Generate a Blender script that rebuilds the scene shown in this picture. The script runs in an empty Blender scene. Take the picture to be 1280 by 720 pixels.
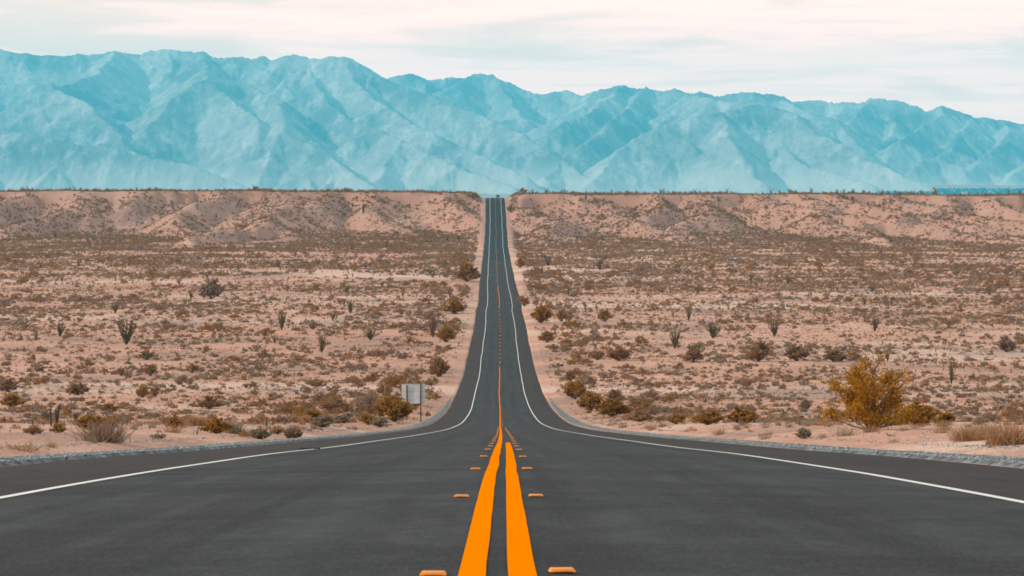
import bpy, math, random
import numpy as np
from mathutils import Vector, Matrix

random.seed(7)
RNG = np.random.default_rng(7)
sc = bpy.context.scene
COL = sc.collection
R = math.radians
F = 3140.0            # focal length in 1280-px units
HZ = 232.0            # row of the true horizon in the photograph

# ------------------------------------------------------------------ camera
cam_d = bpy.data.cameras.new('camera')
cam = bpy.data.objects.new('camera', cam_d); COL.objects.link(cam)
cam.location = (0, 0, 0); cam.rotation_euler = (R(90), 0, 0)
cam_d.sensor_width = 36; cam_d.lens = 36 * F / 1280
cam_d.shift_y = -(360 - HZ) / 1280
cam_d.clip_start = 0.1; cam_d.clip_end = 60000
cam_d.dof.use_dof = True; cam_d.dof.focus_distance = 130; cam_d.dof.aperture_fstop = 20
sc.camera = cam

# ------------------------------------------------------------------ light
SUN_EL, SUN_AZ = 31.0, -102.0      # azimuth clockwise from the view axis (+Y); the sun is behind and to the left
w = bpy.data.worlds.new('World'); sc.world = w; w.use_nodes = True
wt = w.node_tree; wt.nodes.clear()
def wn(t): return wt.nodes.new(t)
sky = wn('ShaderNodeTexSky'); sky.sky_type = 'NISHITA'; sky.sun_disc = False
sky.sun_elevation = R(SUN_EL); sky.sun_rotation = R(SUN_AZ); sky.air_density = 1.0; sky.dust_density = 1.5; sky.altitude = 300
tc = wn('ShaderNodeTexCoord')
def cloud_noise(scale, zs, detail, lo, hi, off):
    mp = wn('ShaderNodeMapping'); mp.inputs['Scale'].default_value = (scale, scale, zs); mp.inputs['Location'].default_value = off
    wt.links.new(tc.outputs['Generated'], mp.inputs['Vector'])
    n = wn('ShaderNodeTexNoise'); n.inputs['Scale'].default_value = 1; n.inputs['Detail'].default_value = detail
    n.inputs['Roughness'].default_value = 0.55; n.inputs['Distortion'].default_value = 0.5
    wt.links.new(mp.outputs[0], n.inputs['Vector'])
    m = wn('ShaderNodeMapRange'); m.inputs['From Min'].default_value = lo; m.inputs['From Max'].default_value = hi
    m.interpolation_type = 'SMOOTHSTEP'
    wt.links.new(n.outputs['Fac'], m.inputs['Value']); return m
cl1 = cloud_noise(9, 60, 6, 0.34, 0.56, (3.1, 0.4, 1.3))
cl2 = cloud_noise(14, 260, 5, 0.46, 0.70, (1.7, 2.2, 0.2))
mixc = wn('ShaderNodeMix'); mixc.data_type = 'RGBA'
SKY_CLOUD = (7.9, 8.7, 9.3, 1)
WARM = (2.62, 1.26, .875, 1)
mixc.inputs['A'].default_value = SKY_CLOUD; mixc.inputs['B'].default_value = (6.8, 8.0, 8.9, 1)
wt.links.new(cl2.outputs[0], mixc.inputs['Factor'])
gap = wn('ShaderNodeMix'); gap.data_type = 'RGBA'; gap.inputs['Factor'].default_value = 0.6
wt.links.new(sky.outputs[0], gap.inputs['A']); gap.inputs['B'].default_value = (7.0, 8.8, 9.6, 1)
mix2 = wn('ShaderNodeMix'); mix2.data_type = 'RGBA'
wt.links.new(cl1.outputs[0], mix2.inputs['Factor'])
wt.links.new(gap.outputs['Result'], mix2.inputs['A']); wt.links.new(mixc.outputs['Result'], mix2.inputs['B'])
# warm bright cloud deck low over the horizon, neutral above
sepw = wn('ShaderNodeSeparateXYZ'); wt.links.new(tc.outputs['Generated'], sepw.inputs[0])
low = wn('ShaderNodeMapRange'); low.inputs['From Min'].default_value = 0.07; low.inputs['From Max'].default_value = 0.30
low.inputs['To Min'].default_value = 1; low.inputs['To Max'].default_value = 0; low.interpolation_type = 'SMOOTHSTEP'
wt.links.new(sepw.outputs[2], low.inputs['Value'])
warm = wn('ShaderNodeMix'); warm.data_type = 'RGBA'; warm.blend_type = 'MULTIPLY'
wt.links.new(low.outputs[0], warm.inputs['Factor']); wt.links.new(mix2.outputs['Result'], warm.inputs['A']); warm.inputs['B'].default_value = WARM
bg = wn('ShaderNodeBackground'); bg.inputs['Strength'].default_value = 0.115
wo = wn('ShaderNodeOutputWorld')
wt.links.new(warm.outputs['Result'], bg.inputs[0]); wt.links.new(bg.outputs[0], wo.inputs[0])

sun_d = bpy.data.lights.new('sun', 'SUN'); sun_d.energy = 3.7; sun_d.angle = R(2.0); sun_d.color = (1.0, 0.90, 0.80)
sun = bpy.data.objects.new('sun', sun_d); COL.objects.link(sun)
az = R(SUN_AZ); el = R(SUN_EL)
sdir = Vector((math.sin(az) * math.cos(el), math.cos(az) * math.cos(el), math.sin(el)))   # towards the sun
sun.rotation_euler = sdir.to_track_quat('Z', 'Y').to_euler(); sun.location = (0, 0, 60)

sc.view_settings.view_transform = 'Standard'; sc.view_settings.look = 'None'
sc.view_settings.exposure = 0.0; sc.view_settings.gamma = 1; sc.view_settings.use_curve_mapping = False
sc.cycles.use_denoising = True
sc.cycles.max_bounces = 5; sc.cycles.volume_bounces = 1; sc.cycles.diffuse_bounces = 2
sc.cycles.filter_width = 1.7

HAZE_DENSITY = 3.7e-5
HAZE_COLOR = (0.075, 0.75, 1.0, 1)

# ------------------------------------------------------------------ numpy noise
_perm = np.random.default_rng(3).permutation(4096)
def _h(ix, iy, seed): return (_perm[(ix + _perm[(iy + seed * 131) & 4095]) & 4095] / 4095.0)
def vnoise(x, y, seed=0):
    x = np.asarray(x, float); y = np.asarray(y, float)
    ix = np.floor(x).astype(int); iy = np.floor(y).astype(int)
    fx = x - ix; fy = y - iy
    fx = fx * fx * fx * (fx * (fx * 6 - 15) + 10); fy = fy * fy * fy * (fy * (fy * 6 - 15) + 10)
    a = _h(ix, iy, seed); b = _h(ix + 1, iy, seed); c = _h(ix, iy + 1, seed); d = _h(ix + 1, iy + 1, seed)
    return (a + (b - a) * fx) * (1 - fy) + (c + (d - c) * fx) * fy
def fbm(x, y, octv=4, seed=0, gain=0.5):
    s = 0; a = 1; t = 0
    for o in range(octv):
        ang = 0.5 + o * 1.1
        xr = x * math.cos(ang) - y * math.sin(ang); yr = x * math.sin(ang) + y * math.cos(ang)
        s = s + a * vnoise(xr * 2 ** o + 17.3 * o, yr * 2 ** o + 9.1 * o, seed + o); t += a; a *= gain
    return s / t
def ridged(x, y, octv=4, seed=0, gain=0.5):
    s = 0; a = 1; t = 0
    for o in range(octv):
        s = s + a * (1 - np.abs(2 * vnoise(x * 2 ** o + 5.7 * o, y * 2 ** o + 3.3 * o, seed + o) - 1)); t += a; a *= gain
    return s / t
def sstep(a, b, x):
    t = np.clip((x - a) / (b - a), 0, 1); return t * t * (3 - 2 * t)
def pchip(xs, ys):
    xs = np.array(xs, float); ys = np.array(ys, float)
    h = np.diff(xs); d = np.diff(ys) / h; m = np.zeros_like(xs)
    m[0] = d[0]; m[-1] = d[-1]
    for i in range(1, len(xs) - 1):
        if d[i - 1] * d[i] > 0:
            w1 = 2 * h[i] + h[i - 1]; w2 = h[i] + 2 * h[i - 1]
            m[i] = (w1 + w2) / (w1 / d[i - 1] + w2 / d[i])
    def f(x):
        x = np.asarray(x, float); i = np.clip(np.searchsorted(xs, x) - 1, 0, len(xs) - 2)
        t = (x - xs[i]) / h[i]; t2 = t * t; t3 = t2 * t
        r = (2*t3-3*t2+1)*ys[i] + (t3-2*t2+t)*h[i]*m[i] + (-2*t3+3*t2)*ys[i+1] + (t3-t2)*h[i]*m[i+1]
        r = np.where(x < xs[0], ys[0] + (x - xs[0]) * m[0], r)
        return np.where(x > xs[-1], ys[-1] + (x - xs[-1]) * m[-1], r)
    return f

# ------------------------------------------------------------------ terrain functions
def zrow(d, row): return -(row - HZ) / F * d
_P = [(-400, 18.0), (-60, 3.6), (0, -0.645), (9.1, zrow(9.1, 720)), (16.4, zrow(16.4, 621)), (23.7, zrow(23.7, 586.5)), (31, zrow(31, 571)),
      (38, zrow(38, 562.5)), (52, zrow(52, 555)), (68, zrow(68, 549)), (111, zrow(111, 541)), (191, zrow(191, 532.5)),
      (246, zrow(246, 524.5)), (323, zrow(323, 505)), (471, zrow(471, 455)), (707, zrow(707, 386)), (1130, zrow(1130, 325)),
      (1300, zrow(1300, 309)), (1450, zrow(1450, 290)), (1600, zrow(1600, 263)), (1690, zrow(1690, 248.3)), (1760, -8.6), (1900, -10.5), (2300, -30),
      (3500, -52), (8000, -58), (16000, -60)]
road_z = pchip([a for a, b in _P], [b for a, b in _P])
_C = [(-60, 0), (0, -0.03), (9.1, -.053), (16.4, -.0785), (27, -.103), (52, -0.17), (80, -.27), (191, -.80), (471, -2.2), (707, -3.5), (1130, -7.0), (1548, -9.9), (1700, -11.5), (2300, -14), (16000, -60)]
_rx = pchip([a for a, b in _C], [b for a, b in _C]); _rz = road_z
def road_x(Y): return _rx(Y) + .9 * (fbm(np.asarray(Y, float) / 85., np.asarray(Y) * 0 + 2.2, 3, 33) - .5) * sstep(260, 420, np.asarray(Y, float))
def road_z(Y): return _rz(Y) + .7 * (fbm(np.asarray(Y, float) / 55., np.asarray(Y) * 0 + 7.2, 3, 35) - .5) * sstep(260, 420, np.asarray(Y, float)) * (1 - sstep(1350, 1550, np.asarray(Y, float)))

SPURS = []
_r = random.Random(21)
x = -720
while x < 760:
    SPURS.append((x, _r.uniform(170, 400), _r.uniform(-0.45, 0.45), _r.uniform(0.42, 0.68), _r.uniform(0, 6)))
    x += _r.uniform(24, 56)
def rim_z(X): return np.interp(X, [-700, -340, -120, -20, 20, 340, 700], [-2.2, -3.2, -3.6, -5.0, -5.2, -6.2, -7]) + 2.2 * (fbm(X / 45, X * 0 + 3, 3, 5) - .5)
def ridge_h(X, Y):
    """badlands scarp: spurs run from the rim towards the viewer"""
    rimY = 1650 + 50 * (fbm(X / 120, X * 0 + 1.5, 3, 8) - .5)
    rz = rim_z(X)
    Xw = X + 16 * (fbm(X / 40, Y / 40, 3, 61) - .5)
    h = np.full(np.shape(X), -99.0)
    rd = np.maximum(0, rimY - Y)
    for (sx, ln, sk, k, ph) in SPURS:
        cx = sx + sk * rd + 9 * np.sin(rd / 33 + ph)
        drop = 30 * np.clip(rd / ln, 0, 2) ** 0.85
        sp = rz - drop - k * np.maximum(0, np.abs(Xw - cx) - 3) * 0.9
        h = np.maximum(h, sp)
    face = rz - 0.15 * rd - 4.0 * (1 - ridged(X / 26, Y / 60, 3, 40))*np.clip(rd/30,0,1)
    h = np.maximum(h, face - 8)
    h = h - 4.2 * (1 - ridged(X / 17, Y / 34, 3, 44)) * np.clip(rd / 9, 0, 1)
    back = rz - 0.035 * np.maximum(0, Y - 1740) - 0.9 * fbm(X / 30, Y / 30, 3, 3)
    h = np.where(Y > rimY, np.minimum(back, rz + .25 * (fbm(X / 12, Y / 12, 2, 77) - .5)), h)
    return h
def base_plain(X, Y):
    return np.interp(Y, [1750, 2600, 4000, 9000, 18600, 21600, 25200, 30000], [-14, -40, -58, -80, -78, -14, 108, 200])
def terrain(X, Y):
    X = np.asarray(X, float); Y = np.asarray(Y, float)
    s = X - road_x(Y); a = np.abs(s)
    p = road_z(Y)
    side = p + 0.0
    # floor of the wash and the fan in front of the scarp
    fl = np.interp(Y, [1100, 1300, 1480, 1700], [-33.6, -32.8, -30.5, -24.0])
    side = np.where(Y > 1100, p * (1 - sstep(1100, 1250, Y)) + fl * sstep(1100, 1250, Y), p)
    bank = np.interp(Y, [0, 20, 45, 80, 110, 160, 230, 400], [0, 0.05, .12, .25, .34, .35, .2, 0])
    side = side + bank * sstep(7.5, 11, a)
    und = (fbm(X / 22, Y / 22, 4, 12) - .5) * np.interp(Y, [0, 120, 400, 1200], [0.25, 0.5, 1.1, 1.3])
    und = und + (ridged(X / 60 + 3, Y / 45, 3, 30) - .5) * np.interp(Y, [0, 200, 500, 1200], [0, 0.15, .7, .6])
    side = side + und * sstep(8, 24, a) + 0.06 * (fbm(X / 1.3, Y / 1.3, 3, 2) - .5) * sstep(7.5, 9, a)
    rg = ridge_h(X, np.minimum(Y, 2200)) if np.max(Y) > 1250 else np.full(X.shape, -99.)
    side = np.where(Y > 1250, np.maximum(side, rg), side)
    side = np.where(Y > 1640, np.where(Y < 1750, rg, rg * (1 - sstep(1750, 2400, Y)) + base_plain(X, Y) * sstep(1750, 2400, Y)), side)
    # cut and fill beside the road
    cut = p - .13 + 0.5 * np.maximum(0, a - 8.6); fill = p - .16 - 0.45 * np.maximum(0, a - 8.6)
    w_ = np.where(Y < 1900, 1.0, 0)
    side = np.where(w_ > 0, np.where(a < 60, np.maximum(np.minimum(side, np.where(Y > 1150, cut, 1e9)), np.where(Y < 2000, fill, -1e9)), side), side)
    side = np.where(a < 8.6, p - .02 * a, side) if False else side
    t = sstep(6.9, 8.6, a)
    z = (p - .02 * np.minimum(a, 7) - 0.02) * (1 - t) + side * t
    z = np.where((a < 6.3) & (Y < 2100), p - .02 * a - 0.35, z)
    z = np.where(Y > 2100, np.minimum(z, np.where(a < 12, side, z)), z)
    return z
def terr1(X, Y): return float(terrain(np.array([X]), np.array([Y]))[0])

def at(px, py, dmin=24, dmax=1700):
    """ground point seen at a pixel of the photograph"""
    Y = np.exp(np.linspace(math.log(dmin), math.log(dmax), 5000))
    X = (px - 640) / F * Y; zr = -(py - HZ) / F * Y
    g = terrain(X, Y); hit = np.nonzero(zr <= g)[0]
    i = hit[0] if len(hit) else int(np.argmin(np.abs(zr - g)))
    return X[i], Y[i], g[i]

# ------------------------------------------------------------------ materials
def mat(name, rough=0.9, spec=0.2):
    m = bpy.data.materials.new(name); m.use_nodes = True
    b = m.node_tree.nodes['Principled BSDF']; b.inputs['Roughness'].default_value = rough
    b.inputs['Specular IOR Level'].default_value = spec
    return m, m.node_tree, b
def N(nt, t, **kw):
    n = nt.nodes.new(t)
    for k, v in kw.items():
        if k in n.inputs: n.inputs[k].default_value = v
        else: setattr(n, k, v)
    return n
def noise(nt, vec, scale, detail=4, rough=.55, vs=None, off=(0, 0, 0)):
    if vs or off != (0, 0, 0):
        mp = N(nt, 'ShaderNodeMapping'); mp.inputs['Scale'].default_value = vs or (1, 1, 1); mp.inputs['Location'].default_value = off
        nt.links.new(vec, mp.inputs[0]); vec = mp.outputs[0]
    n = N(nt, 'ShaderNodeTexNoise'); n.inputs['Scale'].default_value = scale; n.inputs['Detail'].default_value = detail; n.inputs['Roughness'].default_value = rough
    nt.links.new(vec, n.inputs['Vector']); return n.outputs['Fac']
def rng(nt, v, lo, hi, a=0., b=1.):
    m = N(nt, 'ShaderNodeMapRange'); m.inputs['From Min'].default_value = lo; m.inputs['From Max'].default_value = hi
    m.inputs['To Min'].default_value = a; m.inputs['To Max'].default_value = b
    nt.links.new(v, m.inputs['Value']); return m.outputs[0]
def mixc_(nt, fac, A, B, mode='MIX'):
    m = N(nt, 'ShaderNodeMix'); m.data_type = 'RGBA'; m.blend_type = mode
    for k, v in (('Factor', fac), ('A', A), ('B', B)):
        if isinstance(v, (int, float)): m.inputs[k].default_value = v
        elif isinstance(v, tuple): m.inputs[k].default_value = (*v, 1) if len(v) == 3 else v
        else: nt.links.new(v, m.inputs[k])
    return m.outputs['Result']
def math_(nt, op, a, b=0.):
    m = N(nt, 'ShaderNodeMath'); m.operation = op
    for i, v in enumerate((a, b)):
        if isinstance(v, (int, float)): m.inputs[i].default_value = v
        else: nt.links.new(v, m.inputs[i])
    return m.outputs[0]
def geo_pos(nt): return N(nt, 'ShaderNodeNewGeometry').outputs['Position']
def bump(nt, b, h, strength, dist):
    n = N(nt, 'ShaderNodeBump'); n.inputs['Strength'].default_value = strength; n.inputs['Distance'].default_value = dist
    nt.links.new(h, n.inputs['Height']); nt.links.new(n.outputs[0], b.inputs['Normal'])

def ground_material():
    m, nt, b = mat('desert_sand', .95, .1)
    p = geo_pos(nt)
    big = noise(nt, p, 0.018, 5, .6); mid = noise(nt, p, 0.12, 5, .6, off=(5, 3, 0)); fine = noise(nt, p, 1.4, 6, .65)
    peb = noise(nt, p, 7, 3, .6)
    wash = noise(nt, p, 1.0, 4, .55, vs=(0.006, 0.028, 0.02), off=(1.7, 0.3, 0))
    c = mixc_(nt, rng(nt, big, .38, .62), (.55, .275, .175), (.63, .345, .235))
    c = mixc_(nt, rng(nt, mid, .42, .66), c, (.48, .235, .150))
    c = mixc_(nt, rng(nt, wash, .54, .64), c, (.66, .42, .31))
    c = mixc_(nt, rng(nt, fine, .5, .75, 0, .55), c, (.27, .165, .125))
    c = mixc_(nt, rng(nt, peb, .56, .68, 0, .65), c, (.19, .12, .095))
    lit = noise(nt, p, 2.6, 4, .75, off=(2, 8, 1))
    c = mixc_(nt, rng(nt, lit, .56, .66, 0, .6), c, (.22, .13, .095))
    c = mixc_(nt, rng(nt, noise(nt, p, .03, 5, .65, off=(9, 1, 4)), .48, .62, 0, .6), c, (.25, .16, .125))
    gy = N(nt, 'ShaderNodeSeparateXYZ'); nt.links.new(p, gy.inputs[0])      # duller badlands clay of the bluff
    c = mixc_(nt, rng(nt, gy.outputs[1], 1300, 1430, 0, .7), c, (.345, .19, .135))
    nt.links.new(c, b.inputs['Base Color'])
    h = math_(nt, 'ADD', math_(nt, 'MULTIPLY', fine, .7), math_(nt, 'MULTIPLY', peb, .3))
    bump(nt, b, h, 1.0, .4)
    return m
def road_material():
    m, nt, b = mat('asphalt', .95, .12)
    uv = N(nt, 'ShaderNodeUVMap').outputs[0]
    sep = N(nt, 'ShaderNodeSeparateXYZ'); nt.links.new(uv, sep.inputs[0]); s, y = sep.outputs[0], sep.outputs[1]
    jit = noise(nt, uv, .5, 3, .6, vs=(0.2, 1, 1))
    a = math_(nt, 'ADD', math_(nt, 'ABSOLUTE', s), math_(nt, 'MULTIPLY', math_(nt, 'SUBTRACT', jit, .5), .18))
    grain = noise(nt, uv, 42, 3, .7); patch = noise(nt, uv, .5, 6, .65, vs=(1, .22, 1)); streak = noise(nt, uv, 1.0, 4, .6, vs=(2.4, .02, 1))
    band = noise(nt, uv, 1.0, 4, .6, vs=(.12, .35, 1), off=(4, 4, 0))
    lane = mixc_(nt, rng(nt, patch, .35, .68), (.014, .0132, .0115), (.037, .0362, .033))
    lane = mixc_(nt, rng(nt, streak, .42, .60, 0, .65), lane, (.058, .057, .053))
    lane = mixc_(nt, rng(nt, band, .46, .60, 0, .7), lane, (.013, .0118, .0105))
    shd = mixc_(nt, rng(nt, patch, .35, .65), (.031, .0205, .0158), (.048, .034, .027))
    # wheel paths are polished and a little paler
    wp = N(nt, 'ShaderNodeMath'); wp.operation = 'PINGPONG'; wp.inputs[1].default_value = .9
    nt.links.new(math_(nt, 'ABSOLUTE', s), wp.inputs[0])
    lane = mixc_(nt, rng(nt, wp.outputs[0], .35, .9, 0, .35), lane, (.052, .053, .051))
    edge = rng(nt, a, 3.62, 3.80)
    c = mixc_(nt, edge, lane, shd)
    far = rng(nt, y, 1117, 1119)            # a newer, blacker surface starts at the joint
    c = mixc_(nt, math_(nt, 'MULTIPLY', far, .9), c, (.014, .019, .022))
    # transverse joint and crack seams
    mot = noise(nt, uv, 7, 5, .75, vs=(1, .6, 1)); mot2 = noise(nt, uv, 1.6, 5, .7, vs=(1, .5, 1), off=(3, 9, 0))
    c = mixc_(nt, rng(nt, mot, .50, .72, 0, .34), c, (.070, .068, .064))
    c = mixc_(nt, rng(nt, mot, .50, .30, 0, .5), c, (.010, .0098, .009))
    c = mixc_(nt, rng(nt, mot2, .56, .36, 0, .65), c, (.014, .0135, .012))
    c = mixc_(nt, rng(nt, grain, .46, .66, 0, .38), c, (.11, .108, .103))
    v = N(nt, 'ShaderNodeTexVoronoi'); v.feature = 'DISTANCE_TO_EDGE'; v.inputs['Scale'].default_value = .16
    mp = N(nt, 'ShaderNodeMapping'); mp.inputs['Scale'].default_value = (.8, 1.2, 1); nt.links.new(uv, mp.inputs[0]); 
    dis = N(nt, 'ShaderNodeVectorMath'); dis.operation = 'ADD'; nz = N(nt, 'ShaderNodeTexNoise'); nz.inputs['Scale'].default_value = 1.2
    nt.links.new(uv, nz.inputs['Vector']); nt.links.new(mp.outputs[0], dis.inputs[0]); nt.links.new(nz.outputs['Color'], dis.inputs[1]); nt.links.new(dis.outputs[0], v.inputs['Vector'])
    c = mixc_(nt, rng(nt, v.outputs[0], .0, .004, .45, 0), c, (.028, .028, .028))
    nt.links.new(c, b.inputs['Base Color'])
    bump(nt, b, grain, .35, .006)
    return m
def paint_material(name, col, dark, wear):
    m, nt, b = mat(name, .95, .0)
    uv = N(nt, 'ShaderNodeUVMap').outputs[0]
    n = noise(nt, uv, 9, 5, .7); n2 = noise(nt, uv, 60, 3, .7)
    c = mixc_(nt, rng(nt, n, .45, .75, 0, wear), col, dark)
    c = mixc_(nt, rng(nt, n2, .6, .8, 0, wear), c, dark)
    nt.links.new(c, b.inputs['Base Color']); bump(nt, b, n2, .3, .003)
    return m
def plain_material(name, col, rough=.8, var=.25, scale=6, metal=0, spec=.25):
    m, nt, b = mat(name, rough, spec)
    p = N(nt, 'ShaderNodeTexCoord').outputs['Object']
    n = noise(nt, p, scale, 4, .6)
    c = mixc_(nt, rng(nt, n, .35, .7), col, tuple(x * (1 - var) for x in col))
    nt.links.new(c, b.inputs['Base Color']); b.inputs['Metallic'].default_value = metal
    return m
def leaf_material(name, c1, c2, c3, stuff=False, transl=.35):
    m, nt, b = mat(name, .8, .15)
    isl = N(nt, 'ShaderNodeNewGeometry').outputs['Random Per Island']
    if stuff:
        at_ = N(nt, 'ShaderNodeAttribute'); at_.attribute_name = 'tint'; t = at_.outputs['Fac']
    else:
        t = N(nt, 'ShaderNodeObjectInfo').outputs['Random']
    c = mixc_(nt, t, c1, c2)
    c = mixc_(nt, rng(nt, isl, 0, 1, 0, .55), c, c3)
    nt.links.new(c, b.inputs['Base Color'])
    tr = N(nt, 'ShaderNodeBsdfTranslucent'); nt.links.new(c, tr.inputs[0])
    mx = N(nt, 'ShaderNodeMixShader'); mx.inputs[0].default_value = transl
    out = nt.nodes['Material Output']
    nt.links.new(b.outputs[0], mx.inputs[1]); nt.links.new(tr.outputs[0], mx.inputs[2]); nt.links.new(mx.outputs[0], out.inputs[0])
    return m
def gravel_material():
    m, nt, b = mat('gravel', .9, .2)
    uv = N(nt, 'ShaderNodeUVMap').outputs[0]
    n = noise(nt, uv, 14, 4, .7); st = noise(nt, uv, 1.0, 5, .6, vs=(1.3, 1.1, 1), off=(3, 1, 0))
    vs = N(nt, 'ShaderNodeTexVoronoi'); vs.inputs['Scale'].default_value = 9; nt.links.new(uv, vs.inputs['Vector'])
    c = mixc_(nt, rng(nt, st, .4, .6), (.11, .125, .125), (.30, .325, .32))
    c = mixc_(nt, rng(nt, n, .45, .7, 0, .6), c, (.07, .08, .085))
    c = mixc_(nt, rng(nt, vs.outputs['Distance'], .1, .6, 0, .4), c, (.05, .055, .055))
    rill = noise(nt, uv, 1.0, 3, .5, vs=(.9, 2.2, 1), off=(0, 7, 0))
    c = mixc_(nt, rng(nt, rill, .50, .58, 0, .8), c, (.045, .045, .045))
    nt.links.new(c, b.inputs['Base Color']); bump(nt, b, n, .8, .05)
    return m
def rock_material():
    m, nt, b = mat('mountain_rock', .95, .1)
    p = geo_pos(nt)
    n = noise(nt, p, .0013, 6, .6); f = noise(nt, p, .017, 7, .7); st = noise(nt, p, .0034, 6, .65, vs=(1.5, .6, .5), off=(3, 3, 3))
    c = mixc_(nt, rng(nt, n, .4, .62), (.16, .135, .125), (.40, .335, .30))
    c = mixc_(nt, rng(nt, st, .5, .68, 0, .6), c, (.66, .56, .50))
    c = mixc_(nt, rng(nt, f, .46, .66, 0, .5), c, (.12, .10, .09))
    zz = N(nt, 'ShaderNodeSeparateXYZ'); nt.links.new(p, zz.inputs[0])
    c = mixc_(nt, rng(nt, zz.outputs[2], 20, 230, .6, 0), c, (.58, .49, .43))
    nt.links.new(c, b.inputs['Base Color'])
    h = math_(nt, 'ADD', f, noise(nt, p, .007, 6, .7, vs=(1.6, .5, .6)))
    bump(nt, b, h, .5, 40)
    return m
M = {}
M['ground'] = ground_material(); M['road'] = road_material(); M['gravel'] = gravel_material(); M['rock'] = rock_material()
M['white'] = paint_material('white_road_paint', (.68, .62, .55), (.30, .27, .24), .25)
M['yellow'] = paint_material('yellow_road_paint', (.80, .185, .0), (.55, .12, .0), .15)
M['yellow_old'] = paint_material('faded_yellow_paint', (.55, .24, .08), (.3, .14, .06), .3)
M['rpm'] = plain_material('marker_orange', (.82, .25, .010), .5, .2, 30)
M['rpm2'] = plain_material('marker_lens', (.66, .19, .01), .35, .1, 40, spec=.6)
M['alu'] = plain_material('sign_aluminium', (.54, .58, .59), .5, .2, 1.5, metal=.1)
M['alu_dark'] = plain_material('sign_seam', (.24, .27, .29), .5, .1, 2)
M['rust'] = plain_material('rusty_steel', (.115, .05, .035), .85, .4, 5)
M['car'] = plain_material('car_paint', (.015, .02, .025), .35, .1, 2, spec=.5)
M['glass'] = plain_material('dark_glass', (.05, .08, .09), .08, .05, 2, spec=.8)
M['rubber'] = plain_material('black_rubber', (.012, .012, .012), .9, .3, 8)
M['chrome'] = plain_material('grey_metal', (.3, .3, .3), .4, .1, 3, metal=.6)
M['redlens'] = plain_material('red_lens', (.25, .01, .01), .3, .1, 3)
M['post_white'] = plain_material('white_plastic', (.80, .78, .76), .5, .1, 4)
M['post_dark'] = plain_material('dark_plastic', (.03, .03, .03), .6, .1, 4)
M['wood'] = plain_material('dry_stem', (.17, .11, .08), .9, .35, 8)
M['wood_dark'] = plain_material('dark_stem', (.05, .038, .032), .9, .35, 8)
LEAVES = {
    'golden': ((.43, .195, .012), (.43, .195, .012), (.24, .115, .018)),
    'creosote': ((.37, .165, .02), (.30, .145, .035), (.22, .12, .04)),
    'brown':    ((.34, .175, .070), (.27, .145, .070), (.20, .115, .06)),
    'grey':     ((.28, .175, .115), (.34, .20, .12), (.18, .125, .09)),
    'sage':     ((.26, .20, .125), (.30, .235, .16), (.16, .125, .085)),
    'tan':      ((.42, .23, .11), (.36, .18, .08), (.27, .15, .08)),
    'ocotillo': ((.16, .13, .060), (.26, .15, .075), (.12, .085, .05)),
    'cholla':   ((.085, .062, .048), (.13, .09, .065), (.05, .038, .032)),
}
for k, (a, b_, c) in LEAVES.items():
    M[k] = leaf_material(k + '_foliage', a, b_, c); M[k + '_s'] = leaf_material(k + '_foliage_far', a, b_, c, True)

# ------------------------------------------------------------------ object helpers
def tag(o, label=None, cat=None, group=None, kind=None):
    if label: o['label'] = label
    if cat: o['category'] = cat
    if group: o['group'] = group
    if kind: o['kind'] = kind
    return o
def mesh_np(name, V, Fc, mats, smooth=False, uv=None, tint=None):
    """V (n,3); Fc (m,4) or (m,3) faces"""
    me = bpy.data.meshes.new(name); V = np.asarray(V, np.float32); Fc = np.asarray(Fc, np.int32)
    k = Fc.shape[1]; n = len(Fc)
    me.vertices.add(len(V)); me.vertices.foreach_set('co', V.ravel())
    me.loops.add(n * k); me.loops.foreach_set('vertex_index', Fc.ravel())
    me.polygons.add(n); me.polygons.foreach_set('loop_start', np.arange(n, dtype=np.int32) * k)
    me.polygons.foreach_set('loop_total', np.full(n, k, np.int32))
    if smooth: me.polygons.foreach_set('use_smooth', np.ones(n, bool))
    if uv is not None:
        l = me.uv_layers.new(name='UVMap'); l.data.foreach_set('uv', np.asarray(uv, np.float32)[Fc.ravel()].ravel())
    if tint is not None:
        at_ = me.attributes.new('tint', 'FLOAT', 'POINT'); at_.data.foreach_set('value', np.asarray(tint, np.float32))
    me.update(); me.validate()
    for mm in (mats if isinstance(mats, list) else [mats]): me.materials.append(mm)
    return me
def link(name, data, parent=None):
    o = bpy.data.objects.new(name, data); COL.objects.link(o)
    if parent: o.parent = parent
    return o
def empty(name, loc, rz=0, s=1):
    o = bpy.data.objects.new(name, None); COL.objects.link(o); o.location = loc; o.rotation_euler = (0, 0, rz); o.scale = (s, s, s)
    o.empty_display_size = .3; return o
def grid_faces(ny, nx):
    i = np.arange(ny - 1)[:, None] * nx + np.arange(nx - 1)[None, :]
    return np.stack([i, i + 1, i + nx + 1, i + nx], -1).reshape(-1, 4)
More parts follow.
